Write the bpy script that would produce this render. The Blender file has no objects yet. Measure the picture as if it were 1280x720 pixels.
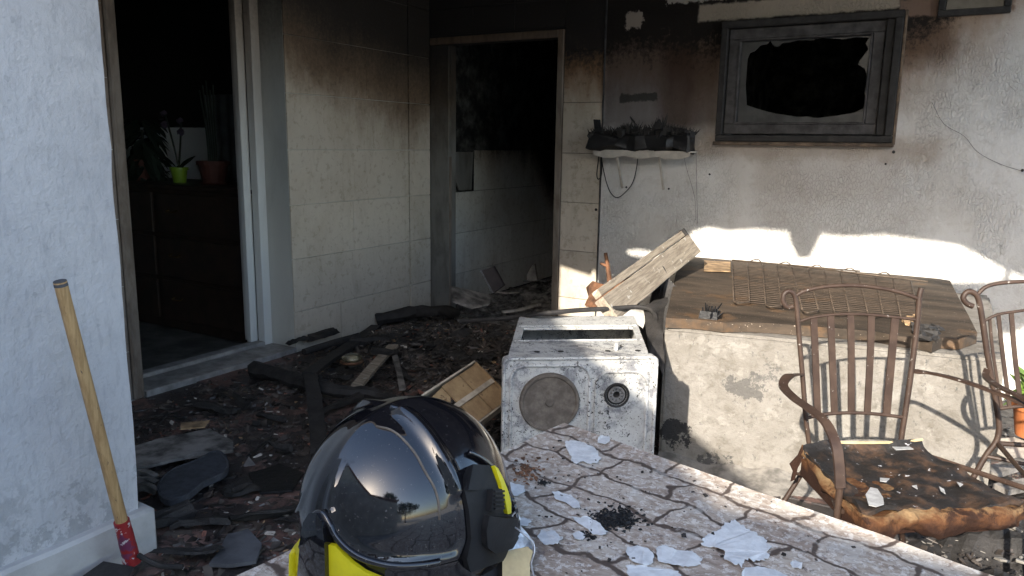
import bpy, bmesh, math, random
from mathutils import Vector, Matrix, noise
random.seed(7)
R = math.radians
S = bpy.context.scene
COL = S.collection
# ------------------------------------------------------------------ camera
FPX, PITCH, ROLL, YAW, CH = 956.0, .18632, .01523, .5332, 1.3
fw = Vector((-math.sin(YAW)*math.cos(PITCH), math.cos(YAW)*math.cos(PITCH), -math.sin(PITCH)))
r0 = Vector((math.cos(YAW), math.sin(YAW), 0)); u0 = r0.cross(fw)
rt = math.cos(ROLL)*r0 + math.sin(ROLL)*u0
up = -math.sin(ROLL)*r0 + math.cos(ROLL)*u0
CC = Vector((0, 0, CH))
cd = bpy.data.cameras.new('camera'); cam = bpy.data.objects.new('camera', cd); COL.objects.link(cam)
m = Matrix((rt, up, -fw)).transposed().to_4x4(); m.translation = CC; cam.matrix_world = m
cd.sensor_width = 36; cd.lens = FPX/1280*36; cd.clip_start = .02; cd.clip_end = 500
S.camera = cam
# ------------------------------------------------------------------ light
w = bpy.data.worlds.new('World'); S.world = w; w.use_nodes = True
nt = w.node_tree; bg = nt.nodes['Background']
sky = nt.nodes.new('ShaderNodeTexSky'); sky.sky_type = 'NISHITA'; sky.sun_disc = False
SUN_EL, SUN_AZ = R(26), R(94)          # azimuth of travel of the light
LD = Vector((math.cos(SUN_AZ)*math.cos(SUN_EL), math.sin(SUN_AZ)*math.cos(SUN_EL), -math.sin(SUN_EL)))
sky.sun_elevation = SUN_EL; sky.sun_rotation = math.atan2(-LD.x, -LD.y)
sky.air_density = 1.0; sky.dust_density = 1.5; sky.ozone_density = 1.0
nt.links.new(sky.outputs[0], bg.inputs[0]); bg.inputs[1].default_value = .15
sd = bpy.data.lights.new('sun', 'SUN'); sd.energy = 2.6; sd.angle = R(.5); sd.color = (1, .92, .80)
so = bpy.data.objects.new('sun', sd); COL.objects.link(so); so.location = (2, -6, 8)
so.rotation_euler = LD.to_track_quat('-Z', 'Y').to_euler()
S.view_settings.view_transform = 'Standard'; S.view_settings.look = 'None'
S.view_settings.exposure = 2.12; S.view_settings.gamma = 1
S.render.engine = 'CYCLES'
S.cycles.max_bounces = 8; S.cycles.diffuse_bounces = 5

# ------------------------------------------------------------------ geometry helpers
def ray(x, y): return rt*(x-640) - up*(y-360) + fw*FPX
def W(x, y, X=None, Y=None, Z=None, P=None, n=None, D=None):
    """point seen at (x, y) of the 1280 px photograph on a plane / at a depth"""
    d = ray(x, y)
    if D is not None: return CC + d*(D/FPX)
    if X is not None: return CC + d*((X-CC.x)/d.x)
    if Y is not None: return CC + d*((Y-CC.y)/d.y)
    if Z is not None: return CC + d*((Z-CC.z)/d.z)
    return CC + d*((Vector(P)-CC).dot(n)/d.dot(n))
def proj(p):
    d = Vector(p)-CC; k = d.dot(fw)
    return 640+FPX*d.dot(rt)/k, 360-FPX*d.dot(up)/k

def T(name, label, cat, loc=(0, 0, 0), rz=0, group=None):
    o = bpy.data.objects.new(name, None); COL.objects.link(o); o.empty_display_size = .1
    o.location = loc; o.rotation_euler = (0, 0, rz); o['label'] = label; o['category'] = cat
    o['_m'] = 0; del o['_m']
    if group: o['group'] = group
    return o
def mat_of(o):
    M = Matrix.Translation(o.location) @ o.rotation_euler.to_matrix().to_4x4()
    return mat_of(o.parent) @ M if o.parent else M
def O(name, bm, mt, parent=None, local=False, smooth=False, tag=None, kind=None, label=None, group=None, origin=None):
    """link ONE mesh object; bm is in world coordinates unless local"""
    if parent is not None and not local:
        bm.transform(mat_of(parent).inverted())
    loc = Vector((0, 0, 0))
    if parent is None and origin is not None:
        loc = Vector(origin); bm.transform(Matrix.Translation(-loc))
    bmesh.ops.recalc_face_normals(bm, faces=bm.faces)
    me = bpy.data.meshes.new(name); bm.to_mesh(me); bm.free()
    if smooth:
        for p in me.polygons: p.use_smooth = True
        if smooth is not True:
            try: me.set_sharp_from_angle(angle=R(smooth))
            except Exception: pass
    me.materials.append(mt)
    o = bpy.data.objects.new(name, me); COL.objects.link(o); o.location = loc
    if parent is not None: o.parent = parent
    if tag: o['label'], o['category'] = tag
    if kind: o['kind'] = kind
    if label: o['label'] = label
    if group: o['group'] = group
    return o
def B(): return bmesh.new()
def box(bm, x0, x1, y0, y1, z0, z1, bev=0, M=None, jit=0):
    t = bmesh.new()
    bmesh.ops.create_cube(t, size=1)
    for v in t.verts:
        v.co = Vector((x0+(v.co.x+.5)*(x1-x0), y0+(v.co.y+.5)*(y1-y0), z0+(v.co.z+.5)*(z1-z0)))
        if jit: v.co += Vector((random.uniform(-jit, jit) for _ in range(3)))
    if bev: bmesh.ops.bevel(t, geom=t.edges[:], offset=bev, segments=1, affect='EDGES')
    if M is not None: t.transform(M)
    me = bpy.data.meshes.new('tmp'); t.to_mesh(me); t.free(); bm.from_mesh(me); bpy.data.meshes.remove(me)
    return bm
def smooth_path(pts, n=6):
    P = [Vector(p) for p in pts]
    if len(P) < 3: return P
    Q = [P[0]*2-P[1]] + P + [P[-1]*2-P[-2]]; out = []
    for i in range(1, len(Q)-2):
        a, b, c, d = Q[i-1:i+3]
        for k in range(n):
            t = k/n
            out.append(.5*((2*b)+(c-a)*t+(2*a-5*b+4*c-d)*t*t+(3*b-a-3*c+d)*t**3))
    out.append(P[-1]); return out
def tube(bm, pts, r, seg=8, n=5, flat=None, r1=None, side=None):
    """tube (or flat bar when flat=thickness) along a smoothed path"""
    P = smooth_path(pts, n) if n > 1 else [Vector(p) for p in pts]
    rings = []; nrm = None
    for i, p in enumerate(P):
        t = (P[min(i+1, len(P)-1)]-P[max(i-1, 0)]).normalized()
        if nrm is None:
            nrm = (Vector(side) if side is not None else (Vector((0, 0, 1)) if abs(t.z) < .9 else Vector((1, 0, 0))))
        elif side is not None: nrm = Vector(side)
        nrm = (nrm - t*nrm.dot(t)).normalized(); bn = t.cross(nrm)
        rr = r if r1 is None else r+(r1-r)*i/(len(P)-1)
        ring = []
        if flat is not None:
            for a, b in ((1, 1), (-1, 1), (-1, -1), (1, -1)): ring.append(bm.verts.new(p+nrm*rr*a+bn*flat*b))
        else:
            for k in range(seg):
                a = 2*math.pi*k/seg; ring.append(bm.verts.new(p+(nrm*math.cos(a)+bn*math.sin(a))*rr))
        rings.append(ring)
    for A, C in zip(rings, rings[1:]):
        for k in range(len(A)): bm.faces.new((A[k], A[(k+1) % len(A)], C[(k+1) % len(A)], C[k]))
    bm.faces.new(rings[0]); bm.faces.new(rings[-1][::-1])
    return bm
def prism(bm, poly, d):
    """closed plate: polygon (3-D points) pushed along d"""
    d = Vector(d); a = [bm.verts.new(Vector(p)) for p in poly]; b = [bm.verts.new(Vector(p)+d) for p in poly]
    bm.faces.new(a); bm.faces.new(b[::-1])
    for i in range(len(a)): j = (i+1) % len(a); bm.faces.new((a[i], b[i], b[j], a[j]))
    return bm
def plate(bm, loops, d):
    """plate with holes: first loop is the outline, the rest are holes"""
    d = Vector(d); t = bmesh.new(); E = []
    for L in loops:
        vs = [t.verts.new(Vector(p)) for p in L]
        for i in range(len(vs)): E.append(t.edges.new((vs[i], vs[(i+1) % len(vs)])))
    bmesh.ops.triangle_fill(t, use_beauty=True, use_dissolve=False, edges=E)
    g = bmesh.ops.extrude_face_region(t, geom=t.faces[:])
    bmesh.ops.translate(t, verts=[v for v in g['geom'] if isinstance(v, bmesh.types.BMVert)], vec=d)
    me = bpy.data.meshes.new('tmp'); t.to_mesh(me); t.free(); bm.from_mesh(me); bpy.data.meshes.remove(me)
    return bm
def wallgrid(bm, a, cuts_u, cuts_z, holes, thick, axis):
    """wall with rectangular holes. axis 'Y': front face at Y=a; axis 'X': front at X=a. holes in (u0,u1,z0,z1)"""
    us = sorted(set(cuts_u+[h[0] for h in holes]+[h[1] for h in holes])); zs = sorted(set(cuts_z+[h[2] for h in holes]+[h[3] for h in holes]))
    vv = {}
    def V(u, z):
        if (u, z) not in vv: vv[(u, z)] = bm.verts.new((u, a, z) if axis == 'Y' else (a, u, z))
        return vv[(u, z)]
    fs = []
    for u0_, u1_ in zip(us, us[1:]):
        for z0, z1 in zip(zs, zs[1:]):
            cu, cz = (u0_+u1_)/2, (z0+z1)/2
            if any(h[0] < cu < h[1] and h[2] < cz < h[3] for h in holes): continue
            fs.append(bm.faces.new((V(u0_, z0), V(u1_, z0), V(u1_, z1), V(u0_, z1))))
    g = bmesh.ops.extrude_face_region(bm, geom=fs)
    d = Vector((0, thick, 0)) if axis == 'Y' else Vector((thick, 0, 0))
    bmesh.ops.translate(bm, verts=[v for v in g['geom'] if isinstance(v, bmesh.types.BMVert)], vec=d)
    return bm
def lathe(bm, prof, c, seg=24, M=None):
    rings = []
    for r, z in prof:
        if r < 1e-5: rings.append([bm.verts.new(Vector((0, 0, z)))])
        else: rings.append([bm.verts.new(Vector((r*math.cos(2*math.pi*k/seg), r*math.sin(2*math.pi*k/seg), z))) for k in range(seg)])
    for A, C in zip(rings, rings[1:]):
        for k in range(seg):
            j = (k+1) % seg
            if len(A) == 1 and len(C) > 1: bm.faces.new((A[0], C[j], C[k]))
            elif len(C) == 1 and len(A) > 1: bm.faces.new((A[k], A[j], C[0]))
            elif len(A) > 1: bm.faces.new((A[k], A[j], C[j], C[k]))
    allv = [v for r_ in rings for v in r_]
    for v in allv:
        v.co = (M @ v.co if M is not None else v.co) + Vector(c)
    return bm
def nz(p, s=1.0, off=0): return noise.noise(Vector(p)*s+Vector((off, off*1.7, -off)))
def rough(bm, amt, sc, off=0, cuts=0):
    if cuts: bmesh.ops.subdivide_edges(bm, edges=bm.edges[:], cuts=cuts, use_grid_fill=True)
    for v in bm.verts:
        v.co += Vector((nz(v.co, sc, off), nz(v.co, sc, off+9), nz(v.co, sc, off+23)))*amt
    return bm

# ------------------------------------------------------------------ material helpers
class N:
    def __init__(s, name):
        s.m = bpy.data.materials.new(name); s.m.use_nodes = True; s.t = s.m.node_tree
        s.b = s.t.nodes['Principled BSDF']; s._p = None; s._o = None
    def n(s, ty, **k):
        x = s.t.nodes.new(ty)
        for a, v in k.items(): setattr(x, a, v)
        return x
    def l(s, a, b): s.t.links.new(a, b)
    def pos(s):
        if s._p is None: s._p = s.n('ShaderNodeNewGeometry').outputs['Position']
        return s._p
    def ob(s):
        if s._o is None: s._o = s.n('ShaderNodeTexCoord').outputs['Object']
        return s._o
    def math(s, op, a, b=None, c=None, clamp=False):
        x = s.n('ShaderNodeMath', operation=op); x.use_clamp = clamp
        for i, v in enumerate((a, b, c)):
            if v is None: continue
            if isinstance(v, (int, float)): x.inputs[i].default_value = v
            else: s.l(v, x.inputs[i])
        return x.outputs[0]
    def noise(s, scale, detail=5, rough=.55, vec=None, stretch=None, dist=0):
        v = vec or s.pos()
        if stretch:
            mp = s.n('ShaderNodeMapping'); mp.inputs['Scale'].default_value = stretch; s.l(v, mp.inputs[0]); v = mp.outputs[0]
        x = s.n('ShaderNodeTexNoise'); x.inputs['Scale'].default_value = scale; x.inputs['Detail'].default_value = detail
        x.inputs['Roughness'].default_value = rough; x.inputs['Distortion'].default_value = dist
        s.l(v, x.inputs['Vector']); return x.outputs['Fac']
    def ss(s, v, a, b):   # smoothstep to 0..1
        x = s.n('ShaderNodeMapRange', interpolation_type='SMOOTHSTEP')
        s.l(v, x.inputs[0]); x.inputs[1].default_value = a; x.inputs[2].default_value = b
        return x.outputs[0]
    def mix(s, f, a, b, mode='MIX'):
        x = s.n('ShaderNodeMix', data_type='RGBA', blend_type=mode)
        for i, v in ((0, f), (6, a), (7, b)):
            if isinstance(v, (int, float)): x.inputs[i].default_value = v
            elif isinstance(v, tuple): x.inputs[i].default_value = (*v, 1)
            else: s.l(v, x.inputs[i])
        return x.outputs[2]
    def xyz(s, v=None):
        x = s.n('ShaderNodeSeparateXYZ'); s.l(v or s.pos(), x.inputs[0]); return x.outputs
    def ramp(s, v, stops):
        x = s.n('ShaderNodeValToRGB'); s.l(v, x.inputs[0]); e = x.color_ramp.elements
        e[0].position, e[0].color = stops[0][0], (*[stops[0][1]]*3, 1)
        e[1].position, e[1].color = stops[-1][0], (*[stops[-1][1]]*3, 1)
        for p, c in stops[1:-1]:
            k = e.new(p); k.color = (c, c, c, 1)
        return x.outputs[0]
    def bump(s, h, dist=.002, strength=1.0):
        x = s.n('ShaderNodeBump'); x.inputs['Distance'].default_value = dist; x.inputs['Strength'].default_value = strength
        if s.b.inputs['Normal'].is_linked: s.l(s.b.inputs['Normal'].links[0].from_socket, x.inputs['Normal'])
        s.l(h, x.inputs['Height']); s.l(x.outputs[0], s.b.inputs['Normal'])
    def col(s, c): s.l(c, s.b.inputs['Base Color'])
    def set(s, rough=None, metal=None, spec=None, coat=None):
        for k, v in (('Roughness', rough), ('Metallic', metal), ('Specular IOR Level', spec), ('Coat Weight', coat)):
            if v is None: continue
            if isinstance(v, (int, float)): s.b.inputs[k].default_value = v
            else: s.l(v, s.b.inputs[k])
        return s
BLK = (.016, .0125, .0105)
def soot(q, base, axis, lo, hi, stops, width=.25, brown=.35, bt=(.50, .36, .25), namp=.35, black=BLK):
    """fire soot: height line given along an axis, brown heat stain below it"""
    z = q.xyz()[2]; u = q.xyz()[axis]
    t = q.math('DIVIDE', q.math('SUBTRACT', u, lo), hi-lo, clamp=True)
    h = q.math('MULTIPLY', q.ramp(t, [((a-lo)/(hi-lo), v/3) for a, v in stops]), 3)
    n1_ = q.math('ADD', q.math('MULTIPLY', q.noise(2.6, 8, .68, stretch=(1, 1, .6)), .65), q.math('MULTIPLY', q.noise(15, 7, .7, stretch=(1, 1, .22)), .35))
    nn = q.math('MULTIPLY', q.math('SUBTRACT', n1_, .5), namp*2.1)
    e = q.math('SUBTRACT', q.math('ADD', z, nn), h)
    c = q.mix(q.ss(e, -brown, 0), base, q.mix(1.0, base, bt, 'MULTIPLY'))
    fine = q.math('MULTIPLY', q.math('SUBTRACT', q.noise(38, 7, .75), .5), 1.0)
    return q.mix(q.ss(q.math('ADD', e, q.math('MULTIPLY', fine, .5)), -width*.6, width*.6), c, black), e
def dirt(q, c, sc, amt, dark=(.4, .36, .32), lo=.45, hi=.75, stretch=None, seed=None):
    f = q.math('MULTIPLY', q.ss(q.noise(sc, 8, .65, stretch=stretch, dist=.4), lo, hi), amt)
    return q.mix(f, c, q.mix(1.0, c, dark, 'MULTIPLY'))
def rect(q, x0, x1, z0, z1, axis=0, soft=.02, amp=.06, sc=14):
    """0..1 mask of a ragged rectangle on a wall"""
    X, Z = q.xyz()[axis], q.xyz()[2]
    a = q.math('MULTIPLY', q.math('SUBTRACT', q.noise(sc, 6, .65), .5), amp*2)
    u = q.math('ADD', X, a); v = q.math('ADD', Z, a)
    m_ = q.math('MULTIPLY', q.ss(u, x0-soft, x0+soft), q.math('SUBTRACT', 1, q.ss(u, x1-soft, x1+soft)))
    return q.math('MULTIPLY', m_, q.math('MULTIPLY', q.ss(v, z0-soft, z0+soft), q.math('SUBTRACT', 1, q.ss(v, z1-soft, z1+soft))))
def simple(name, c, rough=.8, var=.25, sc=12, metal=0, bump=.001, bsc=40, spec=.5, obj=False, dk=None, coat=None):
    q = N(name); v = q.ob() if obj else None
    f = q.noise(sc, 6, .6, vec=v)
    q.col(q.mix(q.ss(f, .3, .7), tuple(x*(1-var) for x in c) if dk is None else dk, tuple(min(1, x*(1+var)) for x in c)))
    q.set(rough=rough, metal=metal, spec=spec, coat=coat)
    if bump: q.bump(q.noise(bsc, 6, .65, vec=v), bump)
    return q.m

# tiled wall beside the doorways
def tile_mat(name, axis, lo, hi, stops, base=(.57, .51, .425), **k):
    q = N(name)
    rnd = q.n('ShaderNodeObjectInfo').outputs['Random']
    b = q.mix(q.math('MULTIPLY', rnd, .6), base, tuple(x*.78 for x in base))
    b = dirt(q, b, 2.2, .55, (.62, .56, .48), .4, .75)
    b = dirt(q, b, 9, .35, (.6, .55, .5), .5, .7, stretch=(1, 1, .25))
    b = dirt(q, b, 60, .8, (.35, .3, .25), .66, .72)
    b = dirt(q, b, 24, .45, (.55, .50, .44), .52, .66)
    c, e = soot(q, b, axis, lo, hi, stops, **k)
    q.col(c); q.set(rough=.62, spec=.35); q.bump(q.noise(30, 8, .7), .004); q.bump(q.ss(q.noise(90, 4, .6), .62, .70), -.0015)
    return q.m
M_tileL = tile_mat('soot_tile_left', 1, 2, 5, [(2, 1.95), (3.29, 1.88), (3.9, 1.72), (4.4, 1.62), (5, 1.62)], width=.62, brown=.45, bt=(.46, .35, .27))
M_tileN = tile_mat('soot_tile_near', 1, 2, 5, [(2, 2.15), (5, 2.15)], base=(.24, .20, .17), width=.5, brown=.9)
M_tileB = tile_mat('soot_tile_back', 0, -3.6, -2, [(-3.6, 1.75), (-2.4, 1.80), (-2, 1.78)], width=.2, brown=.36, bt=(.42, .27, .17))
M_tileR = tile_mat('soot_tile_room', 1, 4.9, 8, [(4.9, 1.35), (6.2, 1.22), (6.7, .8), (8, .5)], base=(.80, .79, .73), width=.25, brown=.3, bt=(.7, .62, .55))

q = N('wall_plaster')
b = (.62, .61, .59)
b = q.mix(0, b, b)
b = dirt(q, b, 1.6, .5, (.74, .70, .65), .38, .66)
b = dirt(q, b, 19, .35, (.72, .69, .65), .5, .66)
b = dirt(q, b, 7, .25, (.7, .66, .6), .5, .75, stretch=(1, 1, .3))
b = dirt(q, b, 45, .6, (.5, .46, .42), .66, .72)
# heat-stained paint behind the shelf and under the window
b = q.mix(q.math('MULTIPLY', rect(q, -2.12, -1.50, 1.40, 2.0, amp=.06, sc=5, soft=.06), .9), b, (.15, .135, .135))
b = q.mix(q.math('MULTIPLY', rect(q, -1.72, -1.34, 1.38, 1.92, amp=.06, sc=5, soft=.08), .85), b, (.085, .06, .048))
b = q.mix(rect(q, -1.985, -1.74, 1.575, 1.625, amp=.03, soft=.006, sc=18), b, (.055, .056, .052))
b = q.mix(q.math('MULTIPLY', rect(q, -.40, -.14, 1.74, 1.98, amp=.09, sc=6, soft=.07), .75), b, (.13, .09, .065))
b = q.mix(q.math('MULTIPLY', rect(q, -1.55, -.15, 1.24, 1.37, amp=.09, sc=8, soft=.04), .6), b, (.30, .235, .18))
b = q.mix(q.math('MULTIPLY', rect(q, -1.1, -.36, 1.02, 1.3, amp=.12, sc=7, soft=.06), .35), b, (.38, .33, .28))
c, e = soot(q, b, 0, -2.2, .6, [(-2.2, 1.88), (-1.5, 1.86), (-1.35, 1.88), (-.4, 1.86), (-.2, 1.98), (0, 2.10), (.3, 2.3), (.6, 2.4)], width=.14, brown=.5, bt=(.50, .37, .28), namp=.34)
c = q.mix(rect(q, -1.5, -.42, 2.035, 2.13, amp=.02, soft=.008, sc=20), c, (.33, .28, .225))
c = q.mix(rect(q, -.42, .1, 1.985, 2.08, amp=.03, soft=.01, sc=20), c, (.19, .13, .10))
c = q.mix(rect(q, -1.96, -1.86, 2.02, 2.12, amp=.05, soft=.006, sc=20), c, (.30, .25, .21))
c = q.mix(rect(q, -1.7, -.3, 2.15, 2.19, amp=.05, soft=.006, sc=26), c, (.40, .36, .31))
q.col(c); q.set(rough=.85, spec=.2)
mp = q.n('ShaderNodeMapping'); mp.inputs['Scale'].default_value = (1, 1, .5); q.l(q.pos(), mp.inputs[0])
dn = q.n('ShaderNodeTexNoise'); dn.inputs['Scale'].default_value = 22; dn.inputs['Detail'].default_value = 4; q.l(mp.outputs[0], dn.inputs['Vector'])
va = q.n('ShaderNodeVectorMath', operation='MULTIPLY_ADD'); q.l(dn.outputs['Color'], va.inputs[0]); va.inputs[1].default_value = (.035, .035, .035); q.l(mp.outputs[0], va.inputs[2])
vo = q.n('ShaderNodeTexVoronoi', feature='DISTANCE_TO_EDGE'); vo.inputs['Scale'].default_value = 66; q.l(va.outputs[0], vo.inputs['Vector'])
crk = q.ss(vo.outputs['Distance'], .0, .16)
msk = q.ss(q.noise(2.5, 5, .6), .38, .60)
inv = q.math('SUBTRACT', 1, crk)
c = q.mix(q.math('MULTIPLY', q.math('MULTIPLY', inv, msk), .16), c, q.mix(1.0, c, (.45, .43, .40), 'MULTIPLY'))
q.col(c)
q.bump(q.math('MULTIPLY', crk, msk), .0045, .8); q.bump(q.noise(34, 7, .7, stretch=(1, 1, .6)), .009, .8)
M_plaster = q.m

q = N('wall_blue_white')
b = q.mix(0, (.53, .53, .545), (.5, .5, .5))
b = dirt(q, b, 3, .5, (.76, .77, .80), .4, .7)
b = dirt(q, b, 60, .35, (.7, .7, .72), .5, .62, stretch=(1, 1, .25))
b = dirt(q, b, 11, .3, (.72, .72, .72), .5, .7)
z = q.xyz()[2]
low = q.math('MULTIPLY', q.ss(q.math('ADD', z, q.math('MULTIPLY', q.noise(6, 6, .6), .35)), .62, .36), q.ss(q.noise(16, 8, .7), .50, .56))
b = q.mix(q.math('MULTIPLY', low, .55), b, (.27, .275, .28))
spots = q.ss(q.noise(30, 3, .5), .70, .73)
b = q.mix(q.math('MULTIPLY', spots, .4), b, (.30, .31, .33))
q.col(b); q.set(rough=.85, spec=.2); q.bump(q.noise(14, 8, .65), .012, .8); q.bump(q.noise(80, 4, .6), .002)
M_block = q.m

q = N('cement_jamb')
b = dirt(q, q.mix(q.noise(5, 6), (.12, .12, .11), (.24, .23, .21)), 12, .6, (.4, .38, .34), .4, .7, stretch=(1, 1, .3))
c, e = soot(q, b, 2, 0, 3, [(0, 1.7), (3, 1.7)], width=.5, brown=.6)
q.col(c); q.set(rough=.8); q.bump(q.noise(25, 7, .65), .004)
M_jamb = q.m
q = N('reveal_paint')
b = dirt(q, q.mix(0, (.55, .55, .51), (1, 1, 1)), 5, .4, (.6, .58, .55), .4, .7, stretch=(1, 1, .3))
c, e = soot(q, b, 2, 0, 3, [(0, 2.05), (3, 2.05)], width=.6, brown=.7, bt=(.5, .45, .4))
q.col(c); q.set(rough=.6); q.bump(q.noise(25, 7, .65), .001); M_reveal = q.m
q = N('frame_paint')
b = dirt(q, q.mix(0, (.62, .62, .60), (1, 1, 1)), 8, .4, (.6, .58, .55), .45, .7, stretch=(1, 1, .2))
c, e = soot(q, b, 2, 0, 3, [(0, 2.15), (3, 2.15)], width=.6, brown=1.2, bt=(.55, .45, .38))
q.col(c); q.set(rough=.45); M_frame = q.m
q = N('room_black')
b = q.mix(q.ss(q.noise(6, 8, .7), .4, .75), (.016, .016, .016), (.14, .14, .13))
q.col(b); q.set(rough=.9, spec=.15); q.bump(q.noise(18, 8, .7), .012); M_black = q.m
q = N('room_panel')
b = q.mix(0, (.80, .84, .86), (1, 1, 1))
b = q.mix(rect(q, -9, -2, 1.385, 9, soft=.004, amp=.004), b, (.01, .01, .01))
q.col(b); q.set(rough=.8); M_panel = q.m

M_dark = simple('charred_dark', (.022, .020, .019), .8, .5, 20, bump=.003, bsc=60)
M_char = simple('char_wood', (.020, .018, .017), .72, .6, 14, bump=.006, bsc=50, spec=.5)
q = N('char_chips'); rnd = q.noise(9, 3, .5)
q.col(q.mix(q.ss(rnd, .35, .7), (.012, .010, .009), (.10, .08, .067))); q.set(rough=.55, spec=.5); M_chip = q.m
M_ash = simple('ash_grey', (.16, .155, .15), .95, .4, 30, bump=.002)
M_pale = simple('pale_scrap', (.42, .38, .33), .9, .3, 20)
M_spill = simple('mortar_spill', (.20, .185, .165), .9, .4, 18, bump=.006)
M_tan = simple('tan_scrap', (.30, .20, .11), .85, .5, 18)
M_wtrim = simple('burnt_trim', (.12, .085, .058), .85, .5, 18)
M_terr = simple('red_scrap', (.20, .085, .06), .85, .5, 18)
M_rust = simple('rusty_brown', (.13, .06, .03), .85, .6, 22, bump=.004)

q = N('terracotta_floor'); rnd = q.n('ShaderNodeObjectInfo').outputs['Random']
b = q.mix(rnd, (.15, .085, .070), (.20, .125, .105))
b = dirt(q, b, 12, .6, (.5, .45, .42), .4, .7)
b = q.mix(q.ss(q.noise(26, 7, .65), .60, .68), b, (.26, .22, .20))
ash = q.ss(q.noise(3.6, 9, .72, dist=.5), .42, .52)
b = q.mix(q.math('MULTIPLY', ash, .95), b, q.mix(q.noise(40, 5), (.010, .009, .009), (.05, .046, .045)))
q.col(b); q.set(rough=q.math('ADD', .22, q.math('MULTIPLY', q.noise(20, 4), .5)), spec=.45); q.bump(q.noise(30, 8, .7), .006)
M_floor = q.m
M_grout = simple('floor_grout', (.035, .032, .03), .95, .4, 12, bump=.004)
M_sill = simple('sill_stone', (.26, .25, .24), .7, .3, 14, bump=.001)

q = N('cooker_enamel')
b = dirt(q, q.mix(0, (.50, .50, .485), (1, 1, 1)), 6, .5, (.60, .55, .48), .4, .68)
b = q.mix(q.math('MULTIPLY', q.math('MULTIPLY', q.ss(q.noise(16, 9, .78), .45, .60), q.ss(q.noise(3.4, 5, .6, dist=.6), .44, .56)), .85), b, (.13, .133, .15))
b = q.mix(q.math('MULTIPLY', q.ss(q.noise(40, 8, .75), .56, .62), .5), b, (.30, .29, .28))
chips = q.ss(q.noise(62, 5, .62, dist=1.5), .600, .615)
area = q.ss(q.noise(5, 4), .42, .50)
b = q.mix(q.math('MULTIPLY', chips, area), b, (.02, .018, .017))
b = q.mix(q.math('MULTIPLY', q.ss(q.noise(150, 3, .6), .64, .66), .9), b, (.03, .025, .02))
q.col(b); q.set(rough=.6, spec=.4); q.bump(chips, -.0008); q.bump(q.noise(60, 6, .6), .0008); M_enamel = q.m
q = N('hotplate')
b = q.mix(q.ss(q.noise(30, 8, .7), .35, .7), (.095, .08, .068), (.17, .145, .12)); q.col(b); q.set(rough=.85, spec=.2); q.bump(q.noise(70, 6), .001); M_hot = q.m

q = N('fridge_side')
b = dirt(q, q.mix(0, (.27, .252, .228), (1, 1, 1)), 4, .7, (.68, .66, .62), .35, .65)
b = dirt(q, b, 22, .6, (.62, .60, .56), .48, .65)
b = q.mix(q.math('MULTIPLY', q.ss(q.noise(9, 9, .7), .56, .62), .6), b, (.33, .31, .28))
b = q.mix(q.math('MULTIPLY', q.ss(q.noise(50, 8, .75, stretch=(1, 1, .5)), .60, .64), .8), b, (.10, .10, .095))
X, Y_, Z_ = q.xyz()[0], q.xyz()[1], q.xyz()[2]
def blotch(cx, cz, r2, amp, sc):
    d2 = q.math('ADD', q.math('POWER', q.math('SUBTRACT', X, cx), 2), q.math('POWER', q.math('SUBTRACT', Z_, cz), 2))
    return q.ss(q.math('ADD', d2, q.math('MULTIPLY', q.math('SUBTRACT', q.noise(sc, 9, .75), .5), amp)), r2*1.15, r2*.85)
b = q.mix(q.math('MULTIPLY', blotch(-.675, .355, .003, .045, 16), .85), b, (.105, .10, .095))
b = q.mix(q.math('MULTIPLY', blotch(-.60, .42, .001, .03, 24), .8), b, (.12, .115, .11))
b = q.mix(q.math('MULTIPLY', blotch(-.93, .13, .0035, .04, 14), .93), b, (.022, .022, .024))
b = q.mix(q.math('MULTIPLY', blotch(-.78, .03, .002, .05, 20), .8), b, (.05, .05, .05))
q.col(b); q.set(rough=.8, spec=.3); q.bump(q.noise(14, 9, .72), .014); q.bump(q.noise(60, 7, .75), .005); M_fridge = q.m
q = N('fridge_back')
b = q.mix(q.ss(q.noise(9, 8, .65, stretch=(.35, 1, 1)), .3, .7), (.028, .021, .015), (.090, .066, .047))
b = q.mix(q.math('MULTIPLY', q.ss(q.noise(4, 6, .6), .55, .65), .7), b, (.13, .075, .038))
b = q.mix(q.ss(q.noise(120, 3), .69, .71), b, (.4, .33, .26))
q.col(b); q.set(rough=.75, spec=.3); q.bump(q.noise(22, 8, .7, stretch=(.4, 1, 1)), .004); M_fback = q.m
M_wire = simple('coil_wire', (.10, .075, .055), .6, .4, 30, metal=.3, bump=0)

q = N('beam_wood')
b = q.mix(q.ss(q.noise(6, 9, .7, vec=q.ob(), stretch=(1, 14, 14)), .3, .7), (.17, .135, .10), (.40, .34, .265))
b = q.mix(q.ss(q.noise(26, 4, .6, vec=q.ob()), .63, .68), b, (.5, .46, .4))
q.col(b); q.set(rough=.8); q.bump(q.noise(8, 9, .7, vec=q.ob(), stretch=(1, 16, 16)), .004); M_beam = q.m
q = N('handle_wood')
b = q.mix(q.ss(q.noise(8, 8, .65, vec=q.ob(), stretch=(12, 12, 1)), .3, .7), (.33, .20, .085), (.52, .34, .16))
b = q.mix(q.ss(q.noise(30, 5, .6, vec=q.ob(), stretch=(3, 3, 1)), .62, .72), b, (.13, .09, .06))
q.col(b); q.set(rough=.55); q.bump(q.noise(10, 6, .6, vec=q.ob(), stretch=(12, 12, 1)), .0008); M_handle = q.m
q = N('crate_wood')
b = q.mix(q.ss(q.noise(7, 9, .7), .3, .72), (.19, .115, .055), (.42, .29, .15))
b = q.mix(q.ss(q.noise(14, 7, .7), .60, .68), b, (.10, .055, .025))
q.col(b); q.set(rough=.8); q.bump(q.noise(40, 6, .7), .001); M_crate = q.m
M_cratee = simple('crate_edge', (.40, .34, .26), .8, .3, 20)

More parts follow.
